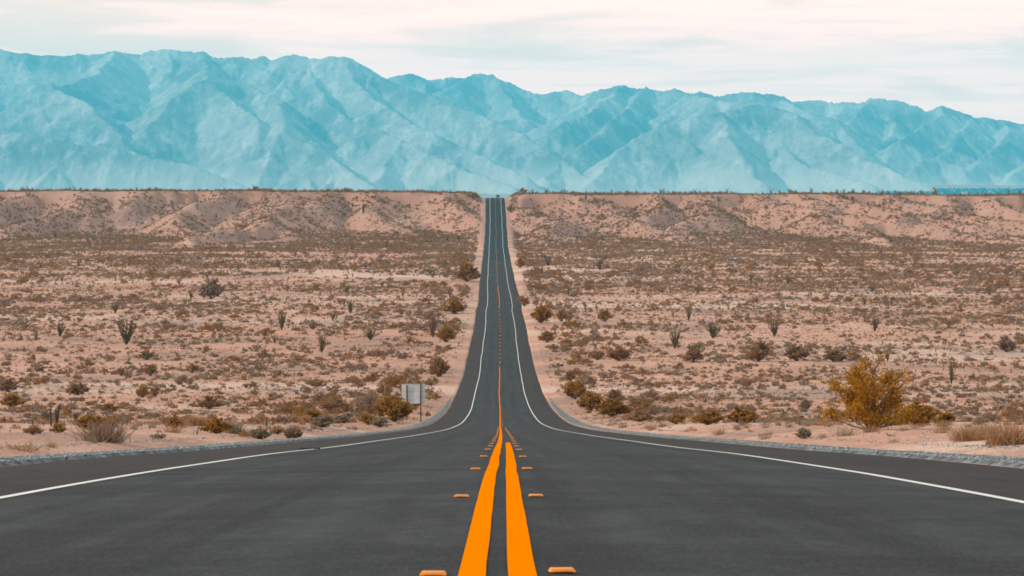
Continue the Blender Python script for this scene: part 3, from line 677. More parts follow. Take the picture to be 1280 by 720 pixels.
# ------------------------------------------------------------------ hand-placed plants: px, base row, width, height (all in photo pixels), kind, tint, label, short name as a landmark
CB, BB, OC, CH, DT = 'creosote_bush', 'burrobush', 'ocotillo', 'cholla_cactus', 'dry_tuft'
NAMED = [
 (1088,537,112,92,CB,'golden','tallest ochre creosote bush, standing alone beside the right gravel verge','the tallest ochre bush'),
 (1150,532,50,30,CB,'creosote','low ochre creosote bush spreading right from the foot of the tallest one','the low spreading ochre bush'),
 (1180,531,34,18,CB,'creosote','small sparse ochre bush at the right end of the tall bush row','the sparse end bush'),
 (1189,481,10,34,OC,'ocotillo','narrow green ocotillo leaning right, beyond the tallest ochre bush','the narrow green ocotillo'),
 (1005,548,24,15,CB,'sage','small yellow green weed sprigs at the edge of the right gravel verge','the green sprigs'),
 (1008,513,17,16,BB,'grey','grey shrub on sand just left of the tallest ochre bush','the lone grey shrub'),
 (995,451,32,21,CB,'brown','dark brown round bush on the pale sand left and beyond the tallest ochre bush','the dark round bush'),
 (968,421,16,24,OC,'ocotillo','small spread ocotillo far right beyond the dark brown round bush','the spread ocotillo'),
 (1042,452,36,16,CB,'brown','low brown bush behind the top left of the tallest ochre bush','the low brown bush'),
 (928,530,42,21,CB,'creosote','ochre brown bush along the right verge, middle of three','the middle verge bush'),
 (885,531,40,20,CB,'creosote','sparse ochre bush along the right verge nearest the road row','the sparse verge bush'),
 (845,530,26,15,CB,'creosote','small ochre twiggy bush at the left end of the sparse verge bushes','the twiggy verge bush'),
 (800,527,36,15,BB,'tan','flat tan brush at the lower end of the roadside bush row on the right','the flat tan brush'),
 (765,521,42,26,CB,'creosote','dark centred ochre bush, lowest big one in the right roadside row','the lowest roadside bush'),
 (738,514,34,25,CB,'creosote','full ochre bush in the middle of the right roadside row','the middle roadside bush'),
 (719,499,30,24,CB,'creosote','ochre bush at the top of the right roadside row behind the white post','the bush behind the post'),
 (769,502,24,17,CB,'brown','olive brown bush on sand right of the roadside row','the olive brown bush'),
 (713,477,17,17,CB,'brown','upright brown bush beside the small track right of the road','the upright brown bush'),
 (717,458,18,11,CB,'creosote','low ochre bush where sand track meets the right of the road','the low track bush'),
 (747,450,22,13,CB,'brown','low olive bush on sand right of the road bend','the low olive bush'),
 (773,451,30,20,CB,'brown','brown bush with bare stems right of the low olive bush','the bare stemmed bush'),
 (867,453,28,20,CB,'brown','round brown bush standing on grey pebbles in the right middle flat','the pebble bush'),
 (949,452,34,27,CB,'brown','spiky brown bush with upright stems on the right middle flat','the spiky brown bush'),
 (891,423,22,22,OC,'ocotillo','fan shaped green ocotillo on white sand right of the road','the fan shaped ocotillo'),
 (843,436,17,28,OC,'ocotillo','brown bare ocotillo left of the fan shaped one','the brown bare ocotillo'),
 (861,402,9,20,OC,'ocotillo','slim dark ocotillo standing beyond the fan shaped one','the slim dark ocotillo'),
 (756,402,20,18,CB,'creosote','vase shaped ochre bush on the right flat beyond the road bushes','the vase shaped bush'),
 (676,404,26,26,CB,'creosote','full ochre bush close to the right edge of the long straight','the full right edge bush'),
 (684,428,22,16,CB,'creosote','ochre bush below the full one at the right road edge','the lower right edge bush'),
 (655,383,16,16,CB,'creosote','brownish bush hugging the right road edge above the full one','the upper right edge bush'),
 (650,335,14,14,CB,'creosote','dense bush at the right road edge just past the pavement joint','the joint bush on the right'),
 (702,402,14,20,CB,'brown','brown upright bush right of the full right edge bush','the brown neighbour bush'),
 (493,527,54,33,CB,'creosote','largest rounded ochre bush, in front of the grey sign panel','the big bush by the sign'),
 (460,531,28,15,CB,'creosote','small ochre bush at the left foot of the bush by the sign','the small bush by the sign'),
 (475,534,28,14,BB,'sage','pale dry shrub on the left gravel edge below the sign bush','the pale verge shrub'),
 (430,529,28,14,BB,'sage','grey green shrub left of the sign bush, right one of a pair','the right grey green shrub'),
 (402,534,34,15,BB,'sage','grey green shrub left of the sign bush, left one of a pair','the left grey green shrub'),
 (390,527,42,15,CB,'creosote','wide ochre bush behind the pair of grey green shrubs','the wide ochre bush'),
 (367,549,26,18,BB,'grey','grey twiggy shrub touching the left gravel verge','the verge twig shrub'),
 (347,543,22,13,CB,'tan','orange dry bush between two grey shrubs at the left verge','the orange dry bush'),
 (326,549,30,16,BB,'sage','pale grey shrub at the left verge beside the orange dry bush','the pale left verge shrub'),
 (535,522,9,9,BB,'brown','small brown shrub between the sign post and the road edge','the post foot shrub'),
 (542,500,26,10,CB,'creosote','ochre low bush right behind the sign','the low bush behind the sign'),
 (548,471,28,26,CB,'brown','brown mixed bush beside the left road edge above the sign','the bush above the sign'),
 (558,428,24,24,CB,'creosote','ochre bush beside the left road edge right of the tall ocotillo','the left road edge bush'),
 (541,422,16,32,OC,'ocotillo','tall dense ocotillo beside the left road edge','the tall roadside ocotillo'),
 (568,392,30,20,CB,'creosote','wide ochre bush at the left road edge above the tall roadside ocotillo','the wide left edge bush'),
 (583,352,32,24,CB,'creosote','dense ochre bush clump at the left road edge below the pavement joint','the clump below the joint'),
 (503,450,24,11,BB,'grey','flat grey shrub on the pale bank left of the road','the flat bank shrub'),
 (463,425,20,15,OC,'ocotillo','short squat green ocotillo on the pale bank left of the road','the squat ocotillo'),
 (492,412,14,11,CB,'creosote','small vase shaped ochre bush beyond the squat ocotillo','the small vase bush'),
 (402,441,15,26,OC,'ocotillo','open vase shaped ocotillo with curved canes, left of the road','the open vase ocotillo'),
 (352,413,14,28,OC,'ocotillo','tall bushy ocotillo left of the open vase one','the tall bushy ocotillo'),
 (438,392,12,18,OC,'ocotillo','thin ocotillo far left of road above the squat one','the thin far ocotillo'),
 (391,412,12,12,BB,'grey','grey shrub between the tall bushy ocotillo and the pale bank','the mid bank shrub'),
 (158,431,27,36,OC,'ocotillo','largest green ocotillo on the left flat with a forked arm to the right','the largest ocotillo'),
 (75,421,16,20,OC,'ocotillo','brown rounded ocotillo on the far left flat','the brown left ocotillo'),
 (144,392,12,16,OC,'ocotillo','dark short ocotillo beyond the largest one on the left flat','the dark short ocotillo'),
 (264,374,36,24,CB,'grey','large leafless grey brown bush on the left flat','the large leafless bush'),
 (10,490,26,17,CB,'brown','olive brown bush at the far left edge, upper of two','the upper left edge bush'),
 (14,509,32,18,CB,'creosote','ochre green bush at the far left edge, lower of two','the lower left edge bush'),
 (97,494,32,17,CB,'brown','brown green bush on sand in the left foreground flat','the left flat bush'),
 (178,497,20,16,CB,'creosote','ochre half of a twin bush on the left flat','the twin ochre bush'),
 (194,496,18,14,CB,'brown','brown half of a twin bush on the left flat','the twin brown bush'),
 (184,450,24,13,CB,'brown','olive bush left of centre on the pale left flat','the olive left bush'),
 (152,470,17,12,CB,'brown','small olive bush on the left flat, left of a similar taller one','the small olive left bush'),
 (188,470,19,17,CB,'brown','taller olive brown bush beside the small olive bush on the left flat','the taller olive left bush'),
 (240,466,19,14,CB,'brown','dark brown bush on the left flat beyond the wide sandy patch','the dark left flat bush'),
 (262,511,34,16,CB,'brown','wide brown bush on sand in the left middle foreground','the wide brown bush'),
 (137,516,26,14,CB,'creosote','ochre green bush just above the left foreground brush','the ochre green bush'),
 (113,537,36,22,CB,'creosote','ochre bush in the left foreground brush, left of two','the left brush bush'),
 (136,537,24,16,CB,'brown','brown bush in the left foreground brush, right of two','the right brush bush'),
 (217,535,26,18,CB,'creosote','sparse ochre bush left of the larger foreground brush bush','the sparse left bush'),
 (270,542,38,22,CB,'creosote','broad ochre brown bush behind the left sand bank','the broad bank bush'),
 (72,541,24,13,CB,'creosote','ochre mound among dark stalks behind the left sand bank','the ochre mound'),
 (42,543,26,13,CB,'brown','brown mound among dark stalks behind the left sand bank','the brown mound'),
 (57,526,14,16,BB,'grey','twiggy grey shrub with orange top behind the dark stalks','the twiggy grey shrub'),
 (198,549,26,10,BB,'sage','low grey green shrub on the left sand bank','the low bank shrub'),
 (305,547,20,10,BB,'tan','dry tan shrub at the right end of the left sand bank','the bank end shrub'),
 (25,563,52,12,DT,'tan','dry tan grass clump on the left sand bank beside the gravel','the left grass clump'),
 (1262,556,50,30,DT,'tan','large dry tan grass clump at the right edge above the gravel','the right grass clump'),
 (1215,551,42,18,DT,'tan','smaller dry tan grass clump left of the large one at right','the smaller grass clump'),
 (1266,521,26,12,CB,'creosote','low ochre bush at the right edge behind the grass clump','the right edge ochre bush'),
 (957,549,14,9,DT,'sage','small green grey tuft on sand above the right gravel verge','the verge tuft'),
 (1258,440,26,22,CB,'grey','leafless grey tall bush at the right edge of the middle flat','the right leafless bush'),
 (639,266,11,13,CB,'grey','dark grey bush on the right side of the road cut','the road cut bush'),
 (654,246,12,11,CB,'brown','square brown bush on the skyline right of the road','the square skyline bush'),
 (1168,244,8,11,CB,'brown','dark clump standing on the right skyline of the ridge','the skyline clump'),
 (98,333,8,11,OC,'ocotillo','dark ocotillo at the foot of the left ridge','the ridge foot ocotillo'),
 (454,268,5,14,OC,'ocotillo','tall thin ocotillo on the left ridge slope','the ridge slope ocotillo'),
 (483,310,6,11,OC,'ocotillo','dark ocotillo at the base of the ridge left of the road','the ridge base ocotillo'),
 (685,333,10,16,OC,'ocotillo','ocotillo on the right flat close to the road joint','the joint ocotillo'),
 (750,338,11,13,OC,'ocotillo','dark ocotillo on the right flat beyond the vase shaped bush','the dark flat ocotillo'),
]
CHOLLA_PX = [(46,536,9),(55,533,8),(62,540,8),(41,532,9),(80,533,10),(13,541,8),(30,539,6),(56,530,6),(178,537,8),(187,537,9),(247,543,10),(229,533,5),(310,519,8),(421,502,5),(427,502,5),(432,502,5),(437,503,5),(333,533,14),(341,531,12),(356,528,6),(373,529,6),(773,486,5),(779,485,6),(784,485,4),(768,482,4),(820,502,5),(828,502,5),(840,501,4),(800,490,3),(798,476,4),(1023,527,10),(1029,528,6),(1214,515,8),(1221,518,9),(1197,510,6),(1241,523,5),(906,497,5),(926,490,5),(1170,440,7),(1180,438,6),(1160,448,5),(1192,442,5),(1182,432,6),(230,437,7),(222,438,6),(112,440,9),(194,430,6),(273,460,5),(264,462,5),(213,463,4),(1080,436,7),(1105,440,6)]

from collections import defaultdict
view = []        # all landmarks in pixel space
LAND = []
def put(kind, lod, i, mk, loc, rz, sc3, label, cat_, group, parts=False):
    if not parts:
        o = link(kind, tpl_mesh(kind, lod, i, mk)); o.location = loc; o.rotation_euler = (0, 0, rz); o.scale = sc3
        tag(o, label, cat_, group); return o
    r = empty(kind, loc, rz); tag(r, label, cat_, group)
    (LV, LF), paths = parts
    f = link('foliage', mesh_np('foliage', LV * np.array(sc3), LF, M[mk]), r)
    SV, SF = stem_mesh(paths, .012, .004); st = link('stems', mesh_np('stems', SV * np.array(sc3), SF, M['wood']), r)
    return r
CATN = {CB: 'bush', BB: 'shrub', OC: 'ocotillo', CH: 'cactus', DT: 'grass tuft'}
def unpx(px, py): return at(px, py)
taken = []
for i, (px, py, wpx, hpx, kind, mk, label, short) in enumerate(NAMED):
    if py <= 246: 
        Yq = 1652.; Xq = (px - 640) / F * Yq; Zq = terr1(Xq, Yq)
    else: Xq, Yq, Zq = unpx(px, py)
    m_ = Yq / F; Hh = hpx * m_; Wd = wpx * m_
    LAND.append((px, py - hpx / 2, short)); taken.append((Xq, Yq, Wd * .5))
    rz = random.uniform(0, 6.28)
    if kind in (CB, BB) and hpx * .8 > 9:
        big = hpx > 50
        bw = 1.3
        nl = int(np.clip(hpx * wpx * (2.4 if big else 2.6), 500, 16000)); ls = float(np.clip(1.15 / hpx, .0115, .05))
        if kind == BB: prm = bush(300 + i, nl, ls, bw, 44, .45)
        elif big: prm = bush(300 + i, 9000, .0135, bw, 30, .16, .22)
        else: prm = bush(300 + i, nl, ls, bw, 34, .4)
        sx = Wd / bw * (1.0 if big else .98); put(kind, None, 0, mk, (Xq, Yq, Zq - .02), rz, (sx, sx, Hh * (1.12 if big else 1.0)), label, CATN[kind], 'named desert plants' if False else None, prm)
    else:
        bw = {CB: 1.3, BB: 1.8, OC: .62, DT: 1.3}[kind]; s = Wd / bw
        lod = 'hi' if hpx > 12 else 'mid'
        put(kind, lod, i, mk, (Xq, Yq, Zq - .02), rz, (s, s, Hh), label, CATN[kind], None)

# ------------------------------------------------------------------ scattered plants
def scatter(n, ymin, ymax, r, power=1.0):
    """uniform over the ground area of a fan a little wider than the view"""
    u = r.uniform(0, 1, n); Y = np.sqrt(ymin ** 2 + u * (ymax ** 2 - ymin ** 2))
    X = r.uniform(-.25, .25, n) * Y + r.uniform(-12, 12, n); return X, Y
def clear(X, Y, marg=9.2):
    ok = np.abs(X - road_x(Y)) > marg
    for (tx, ty, tr) in taken:
        ok &= ~((np.abs(X - tx) < tr + .6) & (Y < ty + tr) & (Y > ty - max(2.5, ty * .035)))
    return ok
BANDS = []
for pts_, hw in (([(180,401),(300,408),(400,424),(470,434),(545,440)], 13), ([(300,350),(420,341),(560,352),(575,372)], 22), ([(150,356),(250,352)], 16), ([(850,373),(930,376),(1040,380)], 17), ([(700,455),(790,470),(900,478)], 8), ([(1000,455),(1120,462),(1270,468)], 9), ([(60,476),(200,480),(330,476),(470,468)], 10)):
    q_ = [at(a, b) for a, b in pts_]; BANDS.append((np.array([a[0] for a in q_]), np.array([a[1] for a in q_]), hw))
def bare(X, Y):
    k = np.ones(X.shape)
    for bx, by, hw in BANDS:
        inx = (X > bx[0]) & (X < bx[-1]); d = np.abs(Y - np.interp(X, bx, by) - 6 * (fbm(X / 9, Y / 30, 2, 88) - .5))
        k = np.where(inx & (d < hw), .1, k)
    return k
def slope(X, Y): return np.abs(terrain(X + 1.5, Y) - terrain(X - 1.5, Y)) / 3
LANDA = np.array([(a, b) for a, b, c in LAND])
ORD = ['closest to it', 'second closest', 'third closest', 'fourth closest', 'fifth closest', 'sixth closest', 'seventh closest', 'eighth closest', 'ninth closest', 'tenth closest']
DESC = {CB: 'creosote bush', BB: 'low shrub', OC: 'spiny ocotillo', CH: 'dark cholla cactus', DT: 'dry tuft'}
TINTN = {'golden': 'golden', 'creosote': 'ochre', 'brown': 'brown', 'grey': 'grey', 'sage': 'grey green', 'tan': 'tan', 'ocotillo': 'thin', 'cholla': 'short'}
counter = defaultdict(int)
PLUR = {CB: 'creosote bushes across the desert flat', BB: 'low shrubs across the desert flat', OC: 'ocotillos across the desert flat', CH: 'cholla cacti across the desert flat', DT: 'dry grass tufts across the desert flat'}
def auto_label(kind, mk, X, Y, Z, h):
    px = 640 + X / Y * F; py = HZ - (Z + h / 2) / Y * F
    d = LANDA - np.array([px, py]); q = np.hypot(d[:, 0], d[:, 1] * 1.6); j = int(np.argmin(q)); dx, dy = px - LANDA[j, 0], py - LANDA[j, 1]
    rel = ('right of' if dx > 0 else 'left of') if abs(dx) > abs(dy) * 1.2 else ('below' if dy > 0 else 'above')
    return kind, mk, j, rel, q[j]
def scatter_kind(kind, mks, X, Y, h, wr, r, explicit=None):
    Z = terrain(X, Y); hp = h / Y * F
    inview = (np.abs(X / Y * F) < 640) & (Y > 15)
    rank = np.argsort(-(hp * inview)); n_ind = min(300 - sum(1 for q in NAMED if q[4] == kind), len(X))
    ind = rank[:n_ind] if n_ind > 0 else np.array([], int); ind = ind[inview[ind]]
    mask = np.ones(len(X), bool); mask[ind] = False
    mki = r.integers(0, len(mks), len(X))
    recs = []
    for i in ind:
        recs.append((i, auto_label(kind, mks[mki[i]], X[i], Y[i], Z[i], h[i])))
    recs.sort(key=lambda t: t[1][4]); cnt = defaultdict(int)
    for i, (kd, mk, j, rel, q) in recs:
        key = (TINTN[mk], rel, j); c = cnt[key]; cnt[key] += 1
        lab = f"{TINTN[mk]} {DESC[kind]} {rel} {LAND[j][2]}, " + (ORD[c] if c < len(ORD) else 'one of the more distant ones')
        ws = lab.split()
        if len(ws) > 16: lab = ' '.join(ws[:16])
        s = h[i] * wr[i]
        put(kind, ('mid' if kind == BB and hp[i] < 15 else lod_of(hp[i])), int(i), mk, (X[i], Y[i], Z[i] - .02), r.uniform(0, 6.28), (s, s, h[i]), lab, CATN[kind], PLUR[kind])
    # the rest: one merged object
    rest = np.nonzero(mask)[0]
    Vs = []; Fs = []; Ts = []; off = 0; mi = []
    for m_i, mk in enumerate(mks):
        for lod in ('hi', 'mid', 'low', 'tiny'):
            lo, hi = {'hi': (15, 1e9), 'mid': (6, 15), 'low': (2.6, 6), 'tiny': (0, 2.6)}[lod]
            sel = rest[(hp[rest] > lo) & (hp[rest] <= hi) & (mki[rest] == m_i)]
            if not len(sel): continue
            tl = TPLV[kind][lod]
            for ti, (TV, TF) in enumerate(tl):
                ss = sel[ti::len(tl)]
                if not len(ss): continue
                th = r.uniform(0, 6.28, len(ss)); c, s_ = np.cos(th), np.sin(th); sw = h[ss] * wr[ss]
                x_ = (TV[None, :, 0] * c[:, None] - TV[None, :, 1] * s_[:, None]) * sw[:, None] + X[ss][:, None]
                y_ = (TV[None, :, 0] * s_[:, None] + TV[None, :, 1] * c[:, None]) * sw[:, None] + Y[ss][:, None]
                z_ = TV[None, :, 2] * h[ss][:, None] + Z[ss][:, None] - .02
                Vs.append(np.stack([x_, y_, z_], -1).reshape(-1, 3)); n = len(TV)
                Fs.append((TF[None] + (np.arange(len(ss)) * n)[:, None, None]).reshape(-1, TF.shape[1]) + off); off += n * len(ss)
                Ts.append(np.repeat(r.uniform(0, 1, len(ss)), n)); mi.append(np.full(len(Fs[-1]), m_i, np.int32))
    if Vs:
        me = mesh_np(kind + '_scrub', np.concatenate(Vs), np.concatenate(Fs), [M[k + '_s'] for k in mks], tint=np.concatenate(Ts))
        me.polygons.foreach_set('material_index', np.concatenate(mi))
        nm = {CB: 'creosote_scrub', BB: 'low_scrub', OC: 'ocotillo_scrub', CH: 'cactus_scrub', DT: 'dry_grass'}[kind]
        o = link(nm, me); tag(o, {CB: 'mass of brown creosote bushes thinning towards the ridge', BB: 'mass of small grey and brown shrubs covering the desert flat', OC: 'far ocotillos too many to count', CH: 'far small dark cacti among the shrubs', DT: 'low tan dry grass and litter covering the desert flat'}[kind], 'scrub', None, 'stuff')
    print(kind, 'individual', len(ind), 'merged', len(rest), 'faces', sum(len(f) for f in Fs))

def patch(X, Y, sx, sy, seed): return fbm(X / sx, Y / sy, 4, seed)
r = np.random.default_rng(99)
# creosote
X, Y = scatter(60000, 150, 1720, r)
dens = np.interp(Y, [150, 260, 400, 600, 800, 950, 1220, 1320, 1500, 1640, 1720], [.0, .015, .08, .22, .32, .62, .8, 1.1, 1.2, 1.2, 1.3])
p_ = patch(X, Y, 26, 60, 31); pw = patch(X, Y, 90, 60, 37)
dens = dens * (.25 + .75 * sstep(.38, .58, p_)) * np.where(Y < 1250, 1 - .85 * sstep(.54, .62, pw), 1)
roadside = (np.abs(X - road_x(Y)) < 24) & (Y > 240) & (Y < 1300)
dens = np.where(roadside, dens * 1.5 + .25, dens)
ok = (r.uniform(0, 1, len(X)) < dens * bare(X, Y)) & clear(X, Y, 10.2); X, Y = X[ok], Y[ok]
h = r.lognormal(0, .36, len(X)) * 1.05; h = np.clip(h, .4, 2.4)
Xr = r.uniform(-430, 430, 420); Xr = Xr[(vnoise(Xr / 18, Xr * 0, 4) > .42) & (np.abs(Xr + 11) > 13)]; n_r = len(Xr)      # taller growth along the lip of the bluff
X = np.concatenate([X, Xr]); Y = np.concatenate([Y, r.uniform(1655, 1700, n_r)]); h = np.concatenate([h, np.clip(r.lognormal(.55, .38, n_r), .9, 3.6)])
scatter_kind(CB, ['brown', 'brown', 'creosote', 'grey'], X, Y, h, r.uniform(.9, 1.5, len(X)), r)
# low shrubs
X, Y = scatter(260000, 105, 1700, r)
dens = np.interp(Y, [105, 200, 350, 700, 950, 1250, 1330, 1700], [.10, .18, .46, .80, .85, .85, .8, .8])
dens = dens * (.2 + .8 * sstep(.36, .56, patch(X, Y, 10, 26, 41))) * (1 - .75 * sstep(.54, .62, patch(X, Y, 90, 60, 37)) * (Y < 1250))
ok = (r.uniform(0, 1, len(X)) < dens * bare(X, Y)) & clear(X, Y, 9.6); X, Y = X[ok], Y[ok]
h = np.clip(r.lognormal(-.95, .40, len(X)), .14, .95)
scatter_kind(BB, ['grey', 'brown', 'grey', 'sage', 'tan'], X, Y, h, r.uniform(.8, 1.4, len(X)), r)
# dry tufts and litter
X, Y = scatter(90000, 42, 900, r)
dens = np.interp(Y, [42, 90, 160, 300, 900], [.5, .45, .5, .7, .8]) * (.25 + .75 * sstep(.36, .58, patch(X, Y, 7, 12, 51)))
ok = (r.uniform(0, 1, len(X)) < dens) & clear(X, Y, 8.1); X, Y = X[ok], Y[ok]
h = np.clip(r.lognormal(-1.7, .4, len(X)), .07, .5)
scatter_kind(DT, ['tan', 'grey', 'sage'], X, Y, h, r.uniform(.8, 1.6, len(X)), r)
# ocotillos: on the flats, the slopes and the rim of the ridge
X, Y = scatter(200, 420, 1600, r)
Xr = r.uniform(-430, 430, 520); Yr = r.uniform(1630, 1690, 520)
X = np.concatenate([X, Xr]); Y = np.concatenate([Y, Yr]); ok = clear(X, Y, 14); X, Y = X[ok], Y[ok]
h = np.clip(r.normal(2.7, .8, len(X)), 1.2, 4.4)
h = np.where(Y > 1629, np.clip(r.lognormal(.75, .4, len(X)), 1.2, 4.5), h)
scatter_kind(OC, ['ocotillo'], X, Y, h, r.uniform(.7, 1.3, len(X)), r)
# cholla
cx = [at(a, b) for a, b, c in CHOLLA_PX]; chh = np.array([c * q[1] / F for (a, b, c), q in zip(CHOLLA_PX, cx)])
X2, Y2 = scatter(2600, 100, 900, r)
ok = (r.uniform(0, 1, len(X2)) < sstep(.45, .62, patch(X2, Y2, 16, 26, 71))) & clear(X2, Y2, 11); X2, Y2 = X2[ok], Y2[ok]
X = np.concatenate([[q[0] for q in cx], X2]); Y = np.concatenate([[q[1] for q in cx], Y2])
h = np.concatenate([chh, np.clip(r.normal(.62, .2, len(X2)), .3, 1.1)]); wr = np.concatenate([np.full(len(cx), .75), r.uniform(.6, 1.1, len(X2))])
scatter_kind(CH, ['cholla'], X, Y, h, wr, r)

# ------------------------------------------------------------------ palms and orchards far off in the valley
n = 2600; rr = np.random.default_rng(4)
Xp = rr.uniform(2700, 7000, n) ; Yp = rr.uniform(18300, 20800, n); Xp = Xp + (Yp - 18300) * .1
Vs = []; Fs = []; off = 0
for i in range(n):
    TV, TF = shrub_low(int(i % 7), 12, .3, 1.5); s = rr.uniform(7, 17); z0 = float(base_plain(0, Yp[i]))
    Vs.append(TV * np.array([s * 1.4, s * 1.4, s]) + np.array([Xp[i], Yp[i], z0])); Fs.append(TF + off); off += len(TV)
fo = link('distant_grove', mesh_np('distant_grove', np.concatenate(Vs), np.concatenate(Fs), plain_material('grove_leaf', (.045, .055, .03), .9, .3, .1)))
tag(fo, 'dark line of far palms and trees in the hazy valley at right', 'grove', None, 'stuff')

# ------------------------------------------------------------------ loose stones
rs = np.random.default_rng(8); n = 42000
Ys = np.exp(rs.uniform(math.log(24), math.log(330), n)); sg_ = rs.choice([-1, 1], n); sd_ = np.where(rs.uniform(0, 1, n) < .78, 6.38 + 2.1 * rs.uniform(0, 1, n) ** 1.2, 8 + rs.exponential(9, n))
Xs = road_x(Ys) + sg_ * sd_; sz_ = np.clip(rs.lognormal(-4.1, .5, n), .008, .07) * np.interp(Ys, [24, 300], [.8, 1.6])
Zs = np.where(sd_ < 8.2, road_z(Ys) - .02 * sd_ + .04, terrain(Xs, Ys))
OV = np.array([(1, 0, 0), (0, 1, 0), (-1, 0, 0), (0, -1, 0), (0, 0, .7), (0, 0, -.7), ]) ; OF = np.array([(0, 1, 4), (1, 2, 4), (2, 3, 4), (3, 0, 4), (1, 0, 5), (2, 1, 5), (3, 2, 5), (0, 3, 5)])
SV = (OV[None] * rs.uniform(.5, 1.2, (n, 6, 1)) + rs.normal(size=(n, 6, 3)) * .15) * sz_[:, None, None] + np.stack([Xs, Ys, Zs + sz_ * .2], -1)[:, None, :]
M['stone'] = leaf_material('stone', (.30, .30, .285), (.30, .30, .285), (.11, .11, .11), False, 0.0)
so = link('loose_stones', mesh_np('loose_stones', SV.reshape(-1, 3), (OF[None] + (np.arange(n) * 6)[:, None, None]).reshape(-1, 3), M['stone']))
tag(so, 'loose stones and gravel scattered along both road edges', 'stones', None, 'stuff')

# ------------------------------------------------------------------ road markers
bodyb = MB(); bodyb.box((0, 0, .0065), (.100, .098, .013), .82); rp_body = bodyb.mesh('marker_body', M['rpm'], False, .003)
lensb = MB(); lensb.add([(-.034, -.0480, .003), (.034, -.0480, .003), (.03, -.0425, .0105), (-.03, -.0425, .0105)], [(0, 1, 2, 3)])
lensb.v = [(x, y - .0022, z + .0008) for x, y, z in lensb.v]; lens_me = lensb.mesh('reflector', M['rpm2'])
ORDN = ['nearest', 'second', 'third', 'fourth', 'fifth', 'sixth', 'seventh', 'eighth', 'ninth', 'tenth']
def marker(s, Y, label, group, parts=True):
    X = s + float(road_x(Y)); Z = float(road_z(Y)) - .02 * abs(s) + float(lift(Y)) + .001
    o = link('pavement_marker', rp_body); o.location = (X, Y, Z); tag(o, label, 'road marker', group)
    dz = (float(road_z(Y + .5)) - float(road_z(Y - .5))); o.rotation_euler = (math.atan(dz), 0, random.uniform(-.06, .06))
    if parts:
        q = link('reflector', lens_me, o)
    return o
for k in range(24):
    Y = 9.22 + 7.3 * k
    for sd, nm in ((-1, 'left'), (1, 'right')):
        lab = f"{ORDN[k]} orange pavement marker, counted from the camera, {nm} of the double yellow line" if k < 10 else f"small distant orange marker {nm} of the yellow line on the near slope"
        marker(sd * .243 + random.uniform(-.012, .012), Y + random.uniform(-.15, .15), lab, 'orange markers flanking the yellow centre line', k < 8)
for k in range(40):
    marker(.10, 186 + 7.3 * k, 'tiny pale marker dotting the right side of the centre line up the hill', 'markers dotting the centre line up the hill', False)

# ------------------------------------------------------------------ sign seen from behind
sx, sy, sz = at(526, 527.5)
m_ = sy / F
sg = empty('road_sign', (sx, sy, sz)); tag(sg, 'blank grey metal back of a road sign on two rusty posts beside the left verge', 'road sign')
pw_, ph_ = 29.5 * m_, 24.5 * m_; cx_ = (516.8 - 526) * m_; cz_ = (527.5 - 492.3) * m_
b_ = MB(); b_.box((cx_, .06, cz_), (pw_, .006, ph_)); link('panel', b_.mesh('panel', M['alu']), sg)
b_ = MB(); b_.box((cx_, .0545, cz_), (.03, .004, ph_ * .98)); b_.box((cx_ - pw_ * .255, .0545, cz_ + ph_ * .11), (pw_ * .48, .0035, .03)); b_.box((cx_ + pw_ * .255, .0545, cz_ + ph_ * .11), (pw_ * .48, .0035, .03)); b_.box((cx_, .0545, cz_ + ph_ * .465), (pw_ * .95, .0032, .03))
link('seam', b_.mesh('seam', M['alu_dark']), sg)
for ox, top in ((0, (527.5 - 480) * m_), ((508.7 - 526) * m_, (527.5 - 481.5) * m_)):
    dzg = terr1(sx + ox, sy) - sz - .1
    b_ = MB(); b_.box((0, 0, (top + dzg) / 2), (.11, .10, top - dzg)); po = link('post', b_.mesh('post', M['rust'], False, .008), sg); po.location = (ox, 0, 0)
    for bz in (.35, .8):
        pass
b_ = MB()
for ox in (0, (508.7 - 526) * m_):
    for f_ in (-.36, 0.0, .38): b_.box((ox, -.055, cz_ + ph_ * f_), (.035, .012, .035))
link('bolt', b_.mesh('bolt', M['alu_dark']), sg)

# ------------------------------------------------------------------ white delineator post
dx_, dy_, dz_ = at(708.6, 497.6); m_ = dy_ / F
dp = empty('marker_post', (dx_, dy_, dz_)); tag(dp, 'small white marker post standing on sand right of the road', 'marker post')
b_ = MB(); b_.box((0, 0, 6.4 * m_), (.19, .05, 7.2 * m_)); link('blade', b_.mesh('blade', M['post_white'], False, .012), dp)
b_ = MB(); b_.box((0, .035, 3.2 * m_ - .03), (.06, .03, 6.6 * m_)); link('stake', b_.mesh('stake', M['post_dark']), dp)
b_ = MB(); b_.box((0, -.03, 8.4 * m_), (.09, .008, .12)); link('reflector', b_.mesh('reflector', M['chrome']), dp)

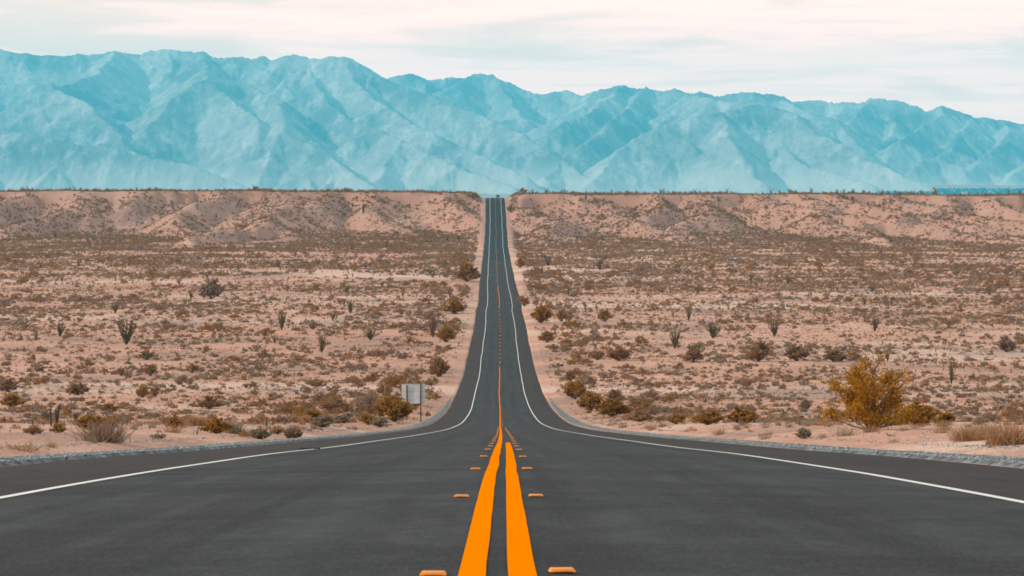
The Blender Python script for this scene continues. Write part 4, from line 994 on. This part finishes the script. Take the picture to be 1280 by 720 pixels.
# ------------------------------------------------------------------ tyre scrap on the left shoulder
Yt = 47.5; Xt = (387.5 - 640) / F * Yt
b_ = MB(); nn = 12
pts = [(-.19 + .38 * i / nn, .03 * math.sin(i * .9), .012 + .012 * math.sin(i * 1.7) ** 2) for i in range(nn + 1)]
vs = []; fs = []
for i, p in enumerate(pts):
    wd_ = .05 + .018 * math.sin(i * 2.3)
    for yy, zz in ((-wd_, 0), (-wd_, .018), (wd_, .022), (wd_, 0)): vs.append((p[0], p[1] + yy, p[2] + zz))
for i in range(nn):
    for k in range(4): fs.append((i * 4 + k, i * 4 + (k + 1) % 4, i * 4 + 4 + (k + 1) % 4, i * 4 + 4 + k))
fs += [(3, 2, 1, 0), tuple(nn * 4 + k for k in range(4))]
b_.add(vs, fs); ts = link('tyre_scrap', b_.mesh('tyre_scrap', M['rubber'])); ts.location = (Xt, Yt, float(road_z(Yt)) - .02 * abs(Xt) - .006)
ts.rotation_euler = (math.atan(-.094), 0, .1)
tag(ts, 'black strip of torn tyre lying beside the left white edge line', 'tyre scrap')

# ------------------------------------------------------------------ car on the crest
Yc = 1735.; Xc = (622.4 - 640) / F * Yc; Zc = float(road_z(Yc)) - .02 * abs(Xc - float(road_x(Yc)))
car = empty('suv_car', (Xc, Yc, Zc), 0, 1.3); tag(car, 'dark car on the crest of the road in the right lane', 'car')
def prof_mesh(name, prof, half, m, inset=0, bev=.05):
    b = MB(); n = len(prof); vs = [(-half, y, z) for y, z in prof] + [(half, y, z) for y, z in prof]
    fs = [tuple(range(n)), tuple(range(2 * n - 1, n - 1, -1))] + [(i, n + i, n + (i + 1) % n, (i + 1) % n) for i in range(n)]
    b.add(vs, fs); return b.mesh(name, m, False, bev)
link('body', prof_mesh('body', [(-2.3, .42), (-2.35, .75), (-2.28, 1.12), (2.2, 1.08), (2.4, .9), (2.38, .42)], .96, M['car']), car)
cab = link('cabin', prof_mesh('cabin', [(-2.2, 1.1), (-2.0, 1.72), (-1.7, 1.86), (.5, 1.86), (1.35, 1.1)], .82, M['glass'], bev=.06), car)
rf_ = MB(); rf_.box((0, -.65, 1.885), (1.5, 2.3, .06)); link('roof', rf_.mesh('roof', M['car'], False, .02), car)
for x_, y_ in ((-.84, -1.45), (.84, -1.45), (-.84, 1.5), (.84, 1.5)):
    b_ = MB(); b_.tube([(-.12, 0, 0), (.12, 0, 0)], .37, 16); wq = link('wheel', b_.mesh('wheel', M['rubber']), car); wq.location = (x_, y_, .37)
    b_ = MB(); b_.tube([(-.125, 0, 0), (.125, 0, 0)], .2, 10); rq = link('rim', b_.mesh('rim', M['chrome']), wq)
for s_ in (-1, 1):
    b_ = MB(); b_.box((s_ * .82, -2.33, .95), (.2, .06, .26)); link('tail_light', b_.mesh('tail_light', M['redlens']), car)
b_ = MB(); b_.box((0, -2.37, .55), (1.8, .08, .18)); link('bumper', b_.mesh('bumper', M['chrome'], False, .02), car)

# ------------------------------------------------------------------ haze
hb = MB(); hb.box((0, 13900, 680), (50000, 29600, 1560)); 
hz_m = bpy.data.materials.new('haze_air'); hz_m.use_nodes = True; nt = hz_m.node_tree; nt.nodes.clear()
pv = nt.nodes.new('ShaderNodeVolumePrincipled'); pv.inputs['Density'].default_value = HAZE_DENSITY; pv.inputs['Color'].default_value = HAZE_COLOR; pv.inputs['Anisotropy'].default_value = 0.0
oo = nt.nodes.new('ShaderNodeOutputMaterial'); nt.links.new(pv.outputs[0], oo.inputs['Volume'])
hz = link('haze', hb.mesh('haze', hz_m)); tag(hz, 'pale blue desert haze in front of the mountains', 'haze', None, 'stuff')
